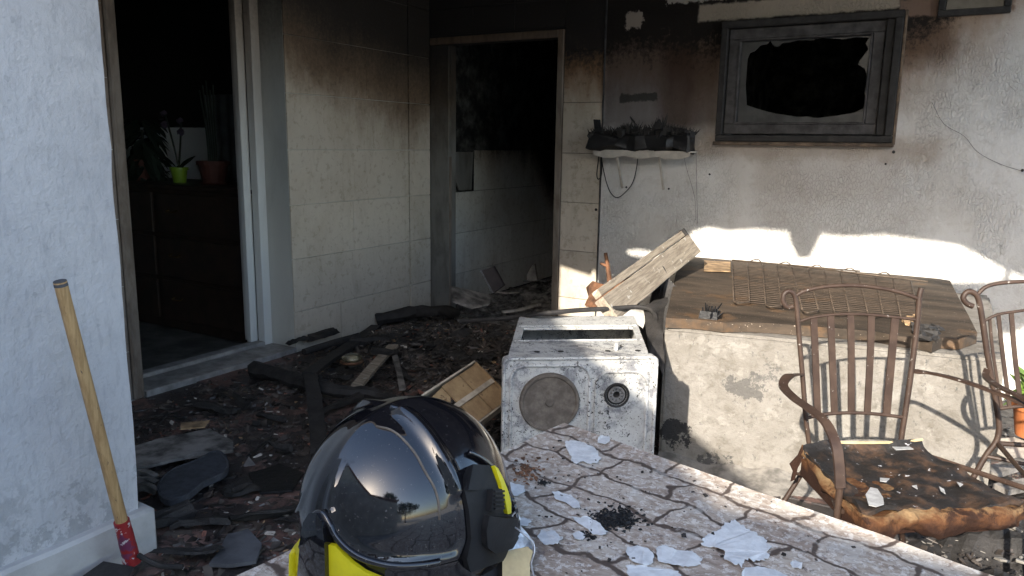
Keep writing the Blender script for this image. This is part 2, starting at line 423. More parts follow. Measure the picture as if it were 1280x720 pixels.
q = N('red_socket')
b = q.mix(q.ss(q.noise(22, 5, .6), .55, .57), (.28, .020, .022), (.15, .03, .075))
b = q.mix(q.ss(q.noise(38, 5, .6), .615, .63), b, (.55, .5, .5))
q.col(b); q.set(rough=.5, spec=.5); q.bump(q.noise(38, 5, .6), -.0015); M_red = q.m

q = N('chair_paint')
b = q.mix(q.ss(q.noise(20, 6, .6), .35, .7), (.034, .020, .0145), (.056, .035, .025))
b = q.mix(q.ss(q.noise(90, 3), .69, .72), b, (.3, .28, .26))
q.col(b); q.set(rough=.55, spec=.35, metal=.0); q.bump(q.noise(90, 4, .6), .0004); M_chair = q.m
q = N('charred_leather')
b = q.mix(q.ss(q.noise(14, 8, .65), .45, .7), (.010, .008, .007), (.085, .046, .025))
b = q.mix(q.ss(q.noise(52, 6, .6, dist=.6), .665, .68), b, (.5, .5, .52))
q.col(b); q.set(rough=.6, spec=.5); q.bump(q.noise(30, 9, .7), .008); M_leather = q.m
q = N('scorched_shaded_foam')
f = q.math('ADD', q.math('MULTIPLY', q.xyz()[2], 9), q.math('MULTIPLY', q.noise(9, 8, .72), 1.3))   # shaded underside painted darker, over scorched foam
b = q.mix(q.ss(f, 4.15, 4.55), (.030, .013, .008), (.105, .045, .018))
b = q.mix(q.ss(f, 4.42, 4.75), b, (.22, .145, .075))
b = q.mix(q.ss(q.noise(13, 9, .75), .49, .60), b, (.028, .013, .008))  # dark patches paint the shaded front between sunny spots
q.col(b); q.set(rough=.8, spec=.2); q.bump(q.noise(30, 8, .75), .009); M_foam = q.m

q = N('stone_print_oilcloth')
mp = q.n('ShaderNodeMapping'); mp.inputs['Rotation'].default_value = (0, 0, R(15)); mp.inputs['Scale'].default_value = (1, 1, 1)
q.l(q.pos(), mp.inputs[0])
dn = q.n('ShaderNodeTexNoise'); dn.inputs['Scale'].default_value = 11; dn.inputs['Detail'].default_value = 5; q.l(mp.outputs[0], dn.inputs['Vector'])
va = q.n('ShaderNodeVectorMath', operation='MULTIPLY_ADD'); q.l(dn.outputs['Color'], va.inputs[0]); va.inputs[1].default_value = (.085, .085, 0); q.l(mp.outputs[0], va.inputs[2])
br = q.n('ShaderNodeTexBrick'); br.offset = .42; br.squash = 1.35; br.squash_frequency = 3; br.offset_frequency = 2; q.l(va.outputs[0], br.inputs['Vector'])
br.inputs['Color1'].default_value = (0, 0, 0, 1); br.inputs['Color2'].default_value = (1, 1, 1, 1); br.inputs['Mortar'].default_value = (.5, .5, .5, 1)
br.inputs['Scale'].default_value = 1; br.inputs['Mortar Size'].default_value = .0058; br.inputs['Mortar Smooth'].default_value = .6; br.inputs['Brick Width'].default_value = .128; br.inputs['Row Height'].default_value = .082; br.inputs['Bias'].default_value = -.1
rc = q.n('ShaderNodeSeparateColor'); q.l(br.outputs['Color'], rc.inputs[0])
st = q.mix(rc.outputs[0], (.47, .42, .35), (.30, .225, .175))
st = q.mix(q.math('MULTIPLY', q.noise(5, 3), .45), st, (.62, .58, .53))
vein = q.noise(26, 9, .75, stretch=(1, 2.2, 1), dist=.8)
st = q.mix(q.ss(vein, .42, .62), st, q.mix(1, st, (.62, .56, .53), 'MULTIPLY'))
st = q.mix(q.math('MULTIPLY', q.ss(q.noise(75, 6, .75), .52, .57), .7), st, (.66, .63, .59))
st = q.mix(q.math('MULTIPLY', q.ss(q.noise(60, 6, .75, dist=1), .585, .62), .8), st, (.17, .13, .12))
st = q.mix(q.math('MULTIPLY', br.outputs['Fac'], q.ss(q.noise(9, 6, .65), .22, .42)), st, (.095, .072, .060))
st = q.mix(q.math('MULTIPLY', q.ss(q.noise(17, 8, .7, dist=.5), .55, .62), .4), st, (.52, .51, .48))
st = q.mix(q.math('MULTIPLY', q.ss(q.noise(11, 7, .65), .58, .68), .35), st, (.22, .17, .14))
q.col(st); q.set(rough=.42, spec=.5); q.bump(q.noise(35, 5, .6), .0015); q.bump(q.noise(6, 3), .006); M_cloth = q.m
M_flake = simple('paint_flake', (.56, .575, .585), .7, .12, 60, bump=.0008, bsc=80)
M_flaked = simple('dimmed_seat_flake', (.30, .30, .30), .8, .2, 60)  # paint flake copy, darkened to offset the sun on the seat
M_tabledge = simple('table_wood', (.16, .11, .07), .6, .3, 20)

M_shell = N('helmet_gloss'); M_shell.b.inputs['Base Color'].default_value = (.006, .006, .008, 1); M_shell.set(rough=.045, spec=.6, coat=.6); M_shell.b.inputs['Coat Roughness'].default_value = .03
dd = M_shell.noise(120, 3); M_shell.l(M_shell.math('ADD', .035, M_shell.math('MULTIPLY', M_shell.ss(M_shell.noise(14, 9, .75), .45, .7), .22)), M_shell.b.inputs['Roughness'])
M_shell.col(M_shell.mix(M_shell.math('MULTIPLY', M_shell.ss(M_shell.noise(260, 3, .6), .66, .70), .6), (.006, .006, .008), (.12, .11, .10))); M_shell.b.inputs['Coat Weight'].default_value = .3
M_shell = M_shell.m
M_plas = simple('helmet_matte_plastic', (.009, .0095, .011), .62, .3, 30, bump=.0004, bsc=200, spec=.25)
M_yel = simple('yellow_reflective', (.54, .48, .008), .45, .06, 60, bump=.0004, bsc=300)
M_foil = simple('aluminised_fabric', (.55, .57, .62), .35, .3, 40, metal=.8, bump=.003, bsc=70)
M_lin = simple('tan_lining', (.46, .36, .20), .8, .2, 20)
M_cloth2 = simple('black_neck_cloth', (.012, .012, .015), .9, .3, 30, bump=.001)
M_winf = simple('burnt_window_frame', (.045, .042, .042), .7, .6, 16, bump=.003)
q = N('sooty_glass'); q.col(q.mix(q.ss(q.noise(9, 6), .3, .7), (.014, .014, .013), (.055, .055, .052))); q.set(rough=.35, spec=.5); M_glass = q.m
M_white = simple('white_metal', (.42, .385, .335), .5, .15, 20)
M_burnt = simple('melted_black_plastic', (.005, .005, .006), .5, .4, 20, bump=.004, bsc=40, spec=.6)
M_cable = simple('black_cable', (.012, .012, .012), .6, .2)
M_sole = simple('rubber_sole', (.045, .048, .056), .85, .3, 40, bump=.002, bsc=90)
M_boardg = simple('scorched_board', (.17, .155, .14), .85, .5, 12, bump=.002, bsc=60, dk=(.04, .036, .032))
M_slate = simple('grey_slab', (.075, .077, .085), .8, .35, 10, bump=.002)
M_wood1 = simple('dresser_wood', (.028, .016, .011), .5, .4, 10, bump=.0005)
M_brass = simple('brass', (.10, .07, .03), .6, .2, metal=.9, bump=0)
M_leaf = simple('leaf_dark', (.014, .024, .016), .65, .4, 8, bump=0)
M_leafg = simple('leaf_green', (.13, .22, .04), .5, .4, 12, bump=0)
M_lime = simple('lime_pot', (.20, .34, .03), .4, .1, bump=0)
M_terrac = simple('terracotta_pot', (.085, .028, .02), .7, .2)
M_oran = simple('orange_pot', (.36, .12, .04), .6, .2)
M_flower = simple('orchid_flower', (.06, .045, .07), .6, .3, bump=0)
M_curt = simple('curtain', (.12, .135, .14), .9, .2)
M_ceil = simple('sooty_ceiling', (.14, .13, .12), .9, .5, 3)
M_ground = simple('yard_concrete', (.42, .40, .37), .9, .25, 2, bump=.004, bsc=20)
M_hwall = simple('outbuilding_render', (.50, .47, .42), .9, .2, 2)
M_roof = simple('clay_roof', (.28, .12, .07), .85, .3, 6)
M_bark = simple('bark', (.09, .07, .05), .9, .4, 8)
M_fol = simple('foliage', (.05, .085, .03), .7, .5, 4, bump=0)
M_awn = simple('shade_cloth', (.10, .085, .07), .9, .5, 8)

# ================================================================== SETTING
g = B()
for v in [(-80, -80), (80, -80), (80, 80), (-80, 80)]: g.verts.new((*v, -.03))
g.faces.new(g.verts[:]); O('ground', g, M_ground, kind='structure')
g = box(B(), -3.5, 1.7, -.9, 4.69, -.028, -.004)
floor = O('porch_floor', g, M_grout, kind='structure')
# terracotta paving, laid a little turned to the walls, where it shows
ty = 0; cnt = 0
ang = R(0)
tile_me = []
for k in range(4):
    t = box(B(), 0, .296, 0, .296, -.012, .003+.0012*k, bev=.003)
    rough(t, .0015, 8, k); me = bpy.data.meshes.new('floor_tile'); bmesh.ops.recalc_face_normals(t, faces=t.faces); t.to_mesh(me); t.free(); me.materials.append(M_floor); tile_me.append(me)
for i in range(17):
    for j in range(14):
        x = -3.49+i*.301; y = .75+j*.301-.14*(i % 2)
        if x+.3 > 1.2 or y+.3 > 4.68 or y < .72: continue
        if x > .2 and y < 2: continue
        o = bpy.data.objects.new('floor_tile', tile_me[random.randrange(4)]); COL.objects.link(o); o.parent = floor
        o.location = (x, y, random.uniform(-.0015, .002))

# ------------------------------------------------------------------ the house
WY, WX = 4.69, -3.5
house = T('house', 'fire-blackened house wall with tiled door surrounds, rough white plaster and sooty window', 'house', (-2, 4.69, 0))
# back wall: tiled part with the second doorway, then the plaster part with the windows
tw = O('tiled_wall', wallgrid(B(), WY+.01, [-3.75, -2.1], [-.02, 2.9], [(-3.32, -2.44, .0, 1.995)], .07, 'Y'), M_jamb, house)
wy_h = [(-1.325, -.40, 1.355, 2.0), (-.225, .075, 1.985, 2.5)]
O('plaster_wall', wallgrid(B(), WY, [-2.1, 1.7], [-.02, 2.9], wy_h, .25, 'Y'), M_plaster, house)
lw = O('tiled_side_wall', wallgrid(B(), WX-.01, [-1.0, WY-.0], [-.02, 2.9], [(2.262, 3.289, .0, 2.14)], -.26, 'X'), M_reveal, house)
ZJ = [.003, .255, .585, .915, 1.245, 1.575, 1.905, 2.235, 2.56]
def tile_box(parent, axis, a, u0_, u1_, z0, z1, mt, proud=.0, th=.009):
    j = random.uniform(-.0012, .0012); gp = .0017
    t = B()
    if axis == 'X': box(t, a-th, a+proud+j, u0_+gp, u1_-gp, z0+gp, z1-gp, bev=.0015)
    else: box(t, u0_+gp, u1_-gp, a-proud-j, a+th, z0+gp, z1-gp, bev=.0015)
    return O('tile', t, mt, parent)
for k in range(8):
    z0, z1 = ZJ[k], ZJ[k+1]
    js = {5: [3.289, 3.996, 4.436], 2: [3.289, 3.84, 4.436], 0: [3.289, 3.70, 4.436]}.get(k, [3.289, 4.436])
    if k == 7: js = [2.27, 2.9, 3.289, 3.996, 4.436]
    for a, b_ in zip(js, js[1:]): tile_box(lw, 'X', WX, a, b_, z0 if k < 7 else z0, z1, M_tileL)
    tile_box(lw, 'X', WX, 4.437, 4.686, z0, z1, M_tileL, proud=.006)
    if k < 7: tile_box(lw, 'X', WX, 2.0, 2.20, z0, z1, M_tileN); tile_box(lw, 'X', WX, 1.45, 2.0, z0, z1, M_tileN)
    if k == 7: tile_box(lw, 'X', WX, 1.45, 2.27, z0, z1, M_tileN)
    if z0 < 1.99: tile_box(tw, 'Y', WY, -2.392, -2.104, z0, min(z1, 2.235), M_tileB)
for a, b_ in ((-3.49, -3.12), (-3.12, -2.78), (-2.78, -2.392), (-2.392, -2.104)):
    tile_box(tw, 'Y', WY, a, b_, 2.06 if a < -2.4 else 2.235, 2.235 if a < -2.4 else 2.56, M_tileB)
    tile_box(tw, 'Y', WY, a, b_, 2.237 if a < -2.4 else 2.56, 2.56 if a < -2.4 else 2.72, M_tileB)
# thin metal strip between tile and plaster
O('edge_strip', tube(B(), [(-2.1, WY-.003, 0), (-2.1, WY-.003, 1.3), (-2.1, WY-.003, 2.6)], .005, flat=.004, n=1, side=(1, 0, 0)), M_winf, house)
# doorway trims
q = N('tan_trim'); b = dirt(q, q.mix(0, (.20, .165, .135), (1, 1, 1)), 14, .7, (.4, .33, .28), .4, .65, stretch=(1, 1, .3))
c, e = soot(q, b, 2, 0, 3, [(0, 2.2), (3, 2.2)], width=.5, brown=.7); q.col(c); q.set(rough=.6); q.bump(q.noise(40, 6), .002); M_trim = q.m
df = O('door_frame', box(box(box(B(), -2.44, -2.396, WY-.012, WY+.1, .02, 2.045, bev=.003), -3.5+.012, -2.441, WY-.014, WY+.1, 1.996, 2.045, bev=.003), -3.322, -3.314, WY-.0065, WY+.02, .02, 1.2, bev=.002), M_trim, house)
O('jamb', rough(box(B(), -3.49, -3.325, WY-.006, WY+.02, .0, 1.994, bev=.004), .004, 6, 3, cuts=3), M_jamb, house)
# first doorway: near trim, white frame in the reveal, stone sill
O('jamb_trim', box(B(), WX-.03, WX+.010, 2.203, 2.260, .0, 2.14, bev=.008), M_trim, house)
f1 = O('door_frame', box(box(B(), -3.76, -3.70, 3.225, 3.288, .0, 2.13, bev=.004), -3.80, -3.74, 2.265, 2.31, .0, 2.13, bev=.004), M_frame, house)
O('frame_panel', box(box(B(), -3.80, -3.762, 3.17, 3.224, .05, 2.13, bev=.003), -3.86, -3.802, 3.205, 3.284, .05, 2.13, bev=.002), M_frame, f1)
O('sill', box(box(B(), -3.70, -3.485, 2.265, 3.285, -.01, .035, bev=.004), -3.78, -3.702, 2.265, 3.285, -.01, .055, bev=.004), M_sill, house)
# rooms behind (black with soot)
def sheet(poly): g = B(); g.faces.new([g.verts.new(p) for p in poly]); return g
def roomwall(name, poly, n, mt): return O(name, prism(B(), poly, n), mt, house)
roomwall('room_wall', [(-7.2, 3.86, 0), (-3.77, 3.86, 0), (-3.77, 3.86, 2.7), (-7.2, 3.86, 2.7)], (0, .1, 0), M_panel)
roomwall('room_wall', [(-7.2, .4, 0), (-7.2, 3.86, 0), (-7.2, 3.86, 2.7), (-7.2, .4, 2.7)], (-.1, 0, 0), M_panel)
roomwall('room_wall', [(-7.2, .4, 0), (-3.77, .4, 0), (-3.77, .4, 2.7), (-7.2, .4, 2.7)], (0, -.1, 0), M_panel)
roomwall('room_floor', [(-7.2, .4, -.01), (-3.77, .4, -.01), (-3.77, 3.86, -.01), (-7.2, 3.86, -.01)], (0, 0, -.1), simple('room_floor_tile', (.10, .095, .085), .6, .5, 6, bump=.002))
roomwall('room_ceiling', [(-7.3, .3, 2.7), (-3.77, .3, 2.7), (-3.77, 3.95, 2.7), (-7.3, 3.95, 2.7)], (0, 0, .1), M_black)
# second room
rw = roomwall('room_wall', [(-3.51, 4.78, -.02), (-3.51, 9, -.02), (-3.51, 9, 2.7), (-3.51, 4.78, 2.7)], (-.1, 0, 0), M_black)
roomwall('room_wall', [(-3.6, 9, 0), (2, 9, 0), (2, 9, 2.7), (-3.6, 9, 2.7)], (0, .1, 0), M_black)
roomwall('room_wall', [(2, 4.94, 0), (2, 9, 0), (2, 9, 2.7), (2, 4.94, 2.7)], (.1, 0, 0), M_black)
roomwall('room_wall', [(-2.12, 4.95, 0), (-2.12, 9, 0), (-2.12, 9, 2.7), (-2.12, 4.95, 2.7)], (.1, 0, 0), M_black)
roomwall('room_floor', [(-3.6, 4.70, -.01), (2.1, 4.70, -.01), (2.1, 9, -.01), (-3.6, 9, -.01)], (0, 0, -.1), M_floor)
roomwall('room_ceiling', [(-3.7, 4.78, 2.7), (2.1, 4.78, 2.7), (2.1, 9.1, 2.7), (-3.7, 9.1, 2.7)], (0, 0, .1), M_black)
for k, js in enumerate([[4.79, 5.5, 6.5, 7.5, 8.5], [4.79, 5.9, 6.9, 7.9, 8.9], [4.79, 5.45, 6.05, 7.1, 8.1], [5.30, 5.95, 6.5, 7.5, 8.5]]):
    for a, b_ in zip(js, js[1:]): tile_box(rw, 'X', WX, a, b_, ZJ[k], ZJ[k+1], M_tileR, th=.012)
# loose tile hanging at the edge of the surviving tiles
P = [W(x, y, X=-3.47) for x, y in ((566, 190), (590, 190), (588, 237), (573, 238), (563, 215), (562, 198))]
O('loose_tile', prism(B(), P, (.012, 0, 0)), M_jamb, rw)
# roof of the porch and its burnt edge
RZ, RY = 2.78, .9
O('porch_roof', box(B(), -3.8, 1.75, RY+.03, 5.0, RZ, RZ+.18), M_ceil, house)
O('roof_beam', box(box(B(), -3.8, 1.75, RY, RY+.09, 2.705, 2.96, bev=.004), 1.6, 1.7, RY+.1, RY+.2, 0, 2.78), M_bark, house)
# unseen awning added under the roof edge, cut to shape the wall shade
aw = []
for x, z in ((-3.75, 2.25), (-2.3, 2.31), (-2.14, 2.33), (-1.88, 2.28), (-1.86, 2.33), (-1.78, 2.1), (-1.5, 2.08), (-1.32, 2.14), (-1.27, 2.35), (-1.23, 2.55), (-1.2, 2.63), (-1.1, 2.665), (-.98, 2.65), (-.8, 2.675), (-.62, 2.67), (-.60, 2.60), (-.55, 2.52), (-.49, 2.53), (-.455, 2.62), (-.44, 2.67), (-.3, 2.665), (-.1, 2.69), (.1, 2.67), (.25, 2.66), (.34, 2.62), (.45, 2.56), (.6, 2.50), (.9, 2.42), (1.7, 2.4)):
    aw.append(W(0, 0, D=0)*0+Vector((x, RY, z)))
aw += [Vector((1.7, RY, 2.76)), Vector((-3.75, RY, 2.76))]
hole = [Vector((x, RY, z)) for x, z in ((-1.64, 2.47), (-1.55, 2.49), (-1.43, 2.475), (-1.365, 2.45), (-1.40, 2.43), (-1.5, 2.44), (-1.60, 2.445))]
g = plate(B(), [aw, hole], (0, -.004, 0))
O('shade_awning', g, M_awn, tag=('scorched awning remnant added unseen under the porch roof to shape the wall shade', 'shade_awning'), origin=(-1, RY, 2.7))

P = [W(x, y, Y=4.69) for x, y in ((1128, 356), (1165, 351), (1200, 353), (1240, 352), (1262, 349), (1285, 354), (1300, 400), (1262, 418), (1235, 410), (1222, 396), (1190, 380))]  # outline of the wall shade that the added rag casts
P = [p+LD*((RY-p.y)/LD.y) for p in P]
top_ = [Vector((.30, RY, 2.70)), Vector((.27, RY, 2.70))]
rag = P[:4]+[P[4]+Vector((-.03, 0, 0)), Vector((P[4].x-.02, RY, 2.70)), Vector((P[4].x+.01, RY, 2.70))]+P[4:]
O('shade_rag', prism(B(), rag, (0, -.004, 0)), M_awn, tag=('scorched rag added unseen at the porch roof edge to shade the wall', 'rag'), origin=P[0])
# windows
def wq(x, y, Yp): return W(x, y, Y=Yp)
win = T('window', '', 'window'); del win['label']; del win['category']; win.parent = house; win.name = 'window'
win.location = Vector((-.86, 4.7, 1.36))-house.location
X0, X1, Z0, Z1 = -1.345, -.385, 1.335, 2.02
def ring(bm, x0, x1, z0, z1, wd, y0, y1, bev=.004):
    for a in ((x0, x1, z0, z0+wd), (x0, x1, z1-wd, z1), (x0, x0+wd, z0+wd, z1-wd), (x1-wd, x1, z0+wd, z1-wd)):
        box(bm, a[0], a[1], y0, y1, a[2], a[3], bev=bev)
    return bm
O('frame', rough(ring(B(), X0, X1, Z0, Z1, .038, WY-.045, WY+.06), .004, 9), M_dark, win)
O('sash', rough(ring(B(), X0+.042, X1-.085, Z0+.042, Z1-.042, .058, WY-.012, WY+.05), .003, 9), M_winf, win)
O('sash_bead', ring(B(), X0+.10, X1-.145, Z0+.10, Z1-.10, .012, WY-.016, WY+.03, .003), M_winf, win)
O('frame_post', rough(box(B(), X1-.082, X1-.040, WY-.03, WY+.06, Z0+.04, Z1-.04, bev=.004), .003, 9), M_dark, win)
gl = [(X0+.113, Z0+.113), (X1-.158, Z0+.113), (X1-.158, Z1-.113), (X0+.113, Z1-.113)]
hp = [(490, 170), (497, 152), (512, 146), (528, 130), (548, 126), (555, 116), (562, 128), (578, 136), (590, 122), (604, 124), (620, 118), (640, 114), (668, 116), (700, 108), (760, 112), (800, 106), (838, 108), (828, 124), (836, 140), (812, 172), (806, 184), (826, 196), (833, 230), (824, 262), (830, 290), (826, 318), (770, 326), (735, 332), (680, 338), (660, 331), (640, 335), (600, 329), (570, 325), (510, 308), (488, 300), (485, 240)]
hz = [W(720+x/2.286, y/2.286, Y=WY+.02) for x, y in hp]
O('broken_pane', plate(B(), [[Vector((x, WY+.02, z)) for x, z in gl], hz], (0, .004, 0)), M_glass, win)
O('window_ledge', rough(box(B(), X0-.01, X1+.01, WY-.052, WY-.0, Z0-.022, Z0-.002, bev=.003), .002, 9), M_wtrim, win)
O('edge_trim', rough(box(B(), X1+.001, X1+.014, WY-.03, WY-.0, Z0-.01, Z1+.0, bev=.002), .002, 9), M_wtrim, win)
w2 = T('window', '', ''); del w2['label']; del w2['category']; w2.parent = house; w2.location = Vector((-.07, 4.7, 2))-house.location
O('frame', rough(ring(B(), -.235, .085, 1.975, 2.5, .032, WY-.03, WY+.05), .002, 9), M_dark, w2)
O('pane', box(B(), -.20, .05, WY+.02, WY+.025, 2.01, 2.46), M_glass, w2)

# porch pillar on the left
PX, PE = -2.147, 1.34
pil = T('wall', 'bluish white rough plastered wall end with pale plinth at far left', 'wall', (-2.4, .2, 0))
g = B(); box(g, -2.62, PX, -1.0, PE, 0, 2.9)
bmesh.ops.subdivide_edges(g, edges=[e for e in g.edges if abs(e.verts[0].co.z-e.verts[1].co.z) < .01 or True], cuts=40, use_grid_fill=True)
for v in g.verts:
    v.co += Vector((nz(v.co, 5)*.004+nz(v.co, 14, 3)*.003, nz(v.co, 4, 5)*.004+nz(v.co, 17, 8)*.003+nz(v.co, 60, 8)*.003, 0))
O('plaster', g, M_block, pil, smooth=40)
g = B(); box(g, -2.66, PX+.032, -1.03, PE+.036, -.01, .15, bev=.010)
bmesh.ops.subdivide_edges(g, edges=[e for e in g.edges if e.calc_length() > .3], cuts=30, use_grid_fill=True)
for v in g.verts: v.co += Vector((nz(v.co, 7)*.003, nz(v.co, 7, 4)*.003, nz(v.co, 5, 2)*.004))
O('plinth', g, simple('plinth_paint', (.46, .45, .44), .8, .12, 10, bump=.003, bsc=30), pil, smooth=40)

# ================================================================== behind the camera (unseen, built for helmet reflections and porch shade)
shed = T('outbuilding', 'unseen outbuilding across the yard, pitched roof shaped to shade the porch', 'building', (-3.4, -3.2, 0))
def lineZ(x): return 2.29-.632*(x+.13)  # roof slope fitted to the edge of the porch shade
ridge = -3.6
poly = [(-6.9, 0), (1.9, 0), (1.9, 2.05), (.6, 2.12), (.2, 2.2), (-.10, 2.22), (ridge, lineZ(ridge)-.07), (-6.9, 2.3)]
O('wall', prism(B(), [(x, -2.05, z) for x, z in poly], (0, -2.6, 0)), M_hwall, shed)
rp = [(-.08, 2.27), (ridge, lineZ(ridge)), (-7.2, 2.2), (-7.2, 2.1), (ridge, lineZ(ridge)-.08), (-.12, 2.21)]
O('roof', prism(B(), [(x, -1.98, z) for x, z in rp], (0, -2.75, 0)), M_roof, shed)
O('flat_roof', box(B(), -.1, 2.0, -4.7, -1.98, 2.221, 2.27), M_roof, shed)  # added low roof carries the shade edge on level
O('aerial', tube(tube(tube(B(), [(-3.5, -2.4, 4.3), (-3.5, -2.4, 5.4)], .015, 6, 1), [(-3.8, -2.4, 5.2), (-3.2, -2.4, 5.2)], .01, 6, 1), [(-3.65, -2.4, 5.35), (-3.35, -2.4, 5.35)], .01, 6, 1), M_dark, shed)
def tree(x, y, h, rad, nleaf, label, seed):
    rnd = random.Random(seed)
    t = T('tree', label, 'tree', (x, y, 0))
    g = tube(B(), [(x, y, 0), (x+.1, y, h*.35), (x+.05, y+.1, h*.7)], .16, 8, 4, r1=.05)
    for k in range(6):
        a = rnd.uniform(0, 6.28); tube(g, [(x+.08, y, h*(.35+.05*k)), (x+rad*.6*math.cos(a), y+rad*.6*math.sin(a), h*(.55+.06*k))], .05, 5, 1, r1=.015)
    O('trunk', g, M_bark, t)
    g = B(); cl = [(rnd.gauss(0, .45)*rad, rnd.gauss(0, .45)*rad, h*rnd.uniform(.42, .98)) for _ in range(14)]
    for k in range(nleaf):
        c = rnd.choice(cl); p = Vector((x+c[0], y+c[1], c[2]))+Vector((rnd.gauss(0, .3), rnd.gauss(0, .3), rnd.gauss(0, .26)))*rad*.6
        a = Vector((rnd.gauss(0, 1), rnd.gauss(0, 1), rnd.gauss(0, 1))).normalized(); b_ = a.orthogonal().normalized(); s = rnd.uniform(.10, .20)
        g.faces.new([g.verts.new(p+a*s), g.verts.new(p+b_*s*.6), g.verts.new(p-a*s), g.verts.new(p-b_*s*.6)])
    O('crown', g, M_fol, t)
tree(1.0, -5.6, 3.3, 1.0, 3600, 'round garden tree close beside the outbuilding', 4)
tree(2.7, -6.5, 4.3, 1.3, 4200, 'bushy garden tree in the middle of the yard row', 1)
tree(4.9, -8, 5.2, 1.6, 3600, 'taller garden tree further back in the yard', 2)
tree(8.5, -7, 4.2, 1.6, 2200, 'low spreading tree at the side of the yard', 3)
hb = T('far_house', 'pale neighbouring house beyond the garden trees', 'house', (12, -16, 0))
O('wall', box(B(), 9, 15, -19, -14, 0, 3.2), M_hwall, hb)
O('roof', prism(B(), [(8.7, -13.8, 3.2), (15.3, -13.8, 3.2), (12, -13.8, 4.6)], (0, -5.4, 0)), M_roof, hb)

# ================================================================== ROOM 1 CONTENTS
dr = T('dresser', 'dark wooden chest of drawers with brass handles inside the left doorway', 'dresser', (-4.6, 3.5, 0))
DZ = 1.0
O('carcass', box(B(), -5.7, -3.82, 3.27, 3.8, 0, DZ-.031, bev=.004), M_wood1, dr)
O('top', box(B(), -5.74, -3.80, 3.24, 3.82, DZ-.03, DZ, bev=.005), M_wood1, dr)
for r_ in range(3):
    for cx in (-5.22, -4.3):
        z0 = .07+r_*.30
        d_ = O('drawer', box(B(), cx-.43, cx+.43, 3.25, 3.27, z0, z0+.27, bev=.004), M_wood1, dr)
        O('handle', tube(B(), [(cx-.3, 3.25, z0+.16), (cx-.3, 3.225, z0+.15), (cx-.22, 3.225, z0+.15), (cx-.22, 3.25, z0+.16)], .005, 6, 3), M_brass, d_)
def leafy(bm, root, tip, wd, curl=.15, n=6):
    root, tip = Vector(root), Vector(tip); d = tip-root; s = d.cross(Vector((0, 0, 1))).normalized() if abs(d.normalized().z) < .97 else Vector((1, 0, 0))
    prev = None
    for i in range(n+1):
        t = i/n; p = root+d*t-Vector((0, 0, 1))*curl*d.length*(t*t); ww = wd*math.sin(math.pi*min(.98, t*.9+.08))
        row = [bm.verts.new(p-s*ww), bm.verts.new(p-Vector((0, 0, ww*.25))), bm.verts.new(p+s*ww)]
        if prev:
            for k in (0, 1): bm.faces.new((prev[k], prev[k+1], row[k+1], row[k]))
        prev = row
def pot(bm, c, r, h, r2=None):
    r2 = r2 or r*.72
    return lathe(bm, [(0, 0), (r2, 0), (r*.96, h*.82), (r*1.08, h*.82), (r*1.08, h), (r*.96, h), (r*.9, h*.88), (0, h*.86)], c, 20)
# bushy plant at the left of the dresser
p0 = W(180, 230, Y=3.45); c0 = (p0.x+.02, 3.45, DZ)
t = T('potted_plant', 'bushy dark leafy houseplant at left end of the dresser', 'plant', c0)
O('pot', pot(B(), c0, .10, .15), M_terrac, t)
g = B()
rr = random.Random(5)
for k in range(120):
    a = rr.uniform(0, 6.28); zz = rr.uniform(.05, .44); rad = rr.uniform(.02, .18)
    s0 = Vector(c0)+Vector((math.cos(a)*rad*.5, math.sin(a)*rad*.4, zz))
    leafy(g, s0, s0+Vector((math.cos(a)*rr.uniform(.1, .2), math.sin(a)*rr.uniform(.06, .14), rr.uniform(-.10, .05))), rr.uniform(.026, .045), .6)
tube(g, [c0, (c0[0], c0[1], DZ+.36)], .01, 6, 1)
O('leaves', g, M_leaf, t)
# orchid in the lime pot
c0 = W(225, 231, Y=3.45); c0.z = DZ
t = T('orchid', 'two-stemmed withered orchid in a lime green pot on the dresser', 'plant', c0)
O('pot', pot(B(), c0, .058, .105), M_lime, t)
g = B()
for tx, tz in ((-.10, .47), (.07, .42)):
    tube(g, [(c0.x, c0.y, DZ+.1), (c0.x+tx*.5, c0.y, DZ+.28), (c0.x+tx, c0.y-.01, DZ+tz)], .007, 5, 4)
for tip, wd in (((-.17, 0, .14), .02), ((-.13, -.05, .08), .018), ((.16, .02, .23), .03), ((.1, -.05, .15), .025)):
    leafy(g, (c0.x, c0.y, DZ+.09), c0+Vector(tip), wd, .2)
O('stems', g, M_leaf, t)
g = B()
for tx, tz in ((-.10, .47), (.07, .42)):
    for k in range(9):
        a = k*1.05; s0 = Vector((c0.x+tx, c0.y-.02, DZ+tz-.012*k)); leafy(g, s0, s0+Vector((math.cos(a)*.045, -.01, math.sin(a)*.045)), .022, .1, 3)
O('flowers', g, M_flower, t, kind='stuff')
# large terracotta pot with long stems
c0 = W(268, 231, Y=3.45); c0.z = DZ
t = T('potted_plant', 'wide terracotta pot with bare upright stems on the dresser', 'plant', c0)
O('pot', lathe(pot(B(), c0+Vector((0, 0, .012)), .10, .145), [(0, 0), (.085, 0), (.10, .016), (0, .014)], c0, 20), M_terrac, t)
g = B()
for k in range(5): tube(g, [(c0.x+.02*(k-2), c0.y, DZ+.13), (c0.x-.02+.022*(k-2), c0.y+.01, DZ+.35), (c0.x-.03+.035*(k-2), c0.y, DZ+.62+.03*(k % 3))], .006, 6, 4)
O('stems', g, M_leaf, t)
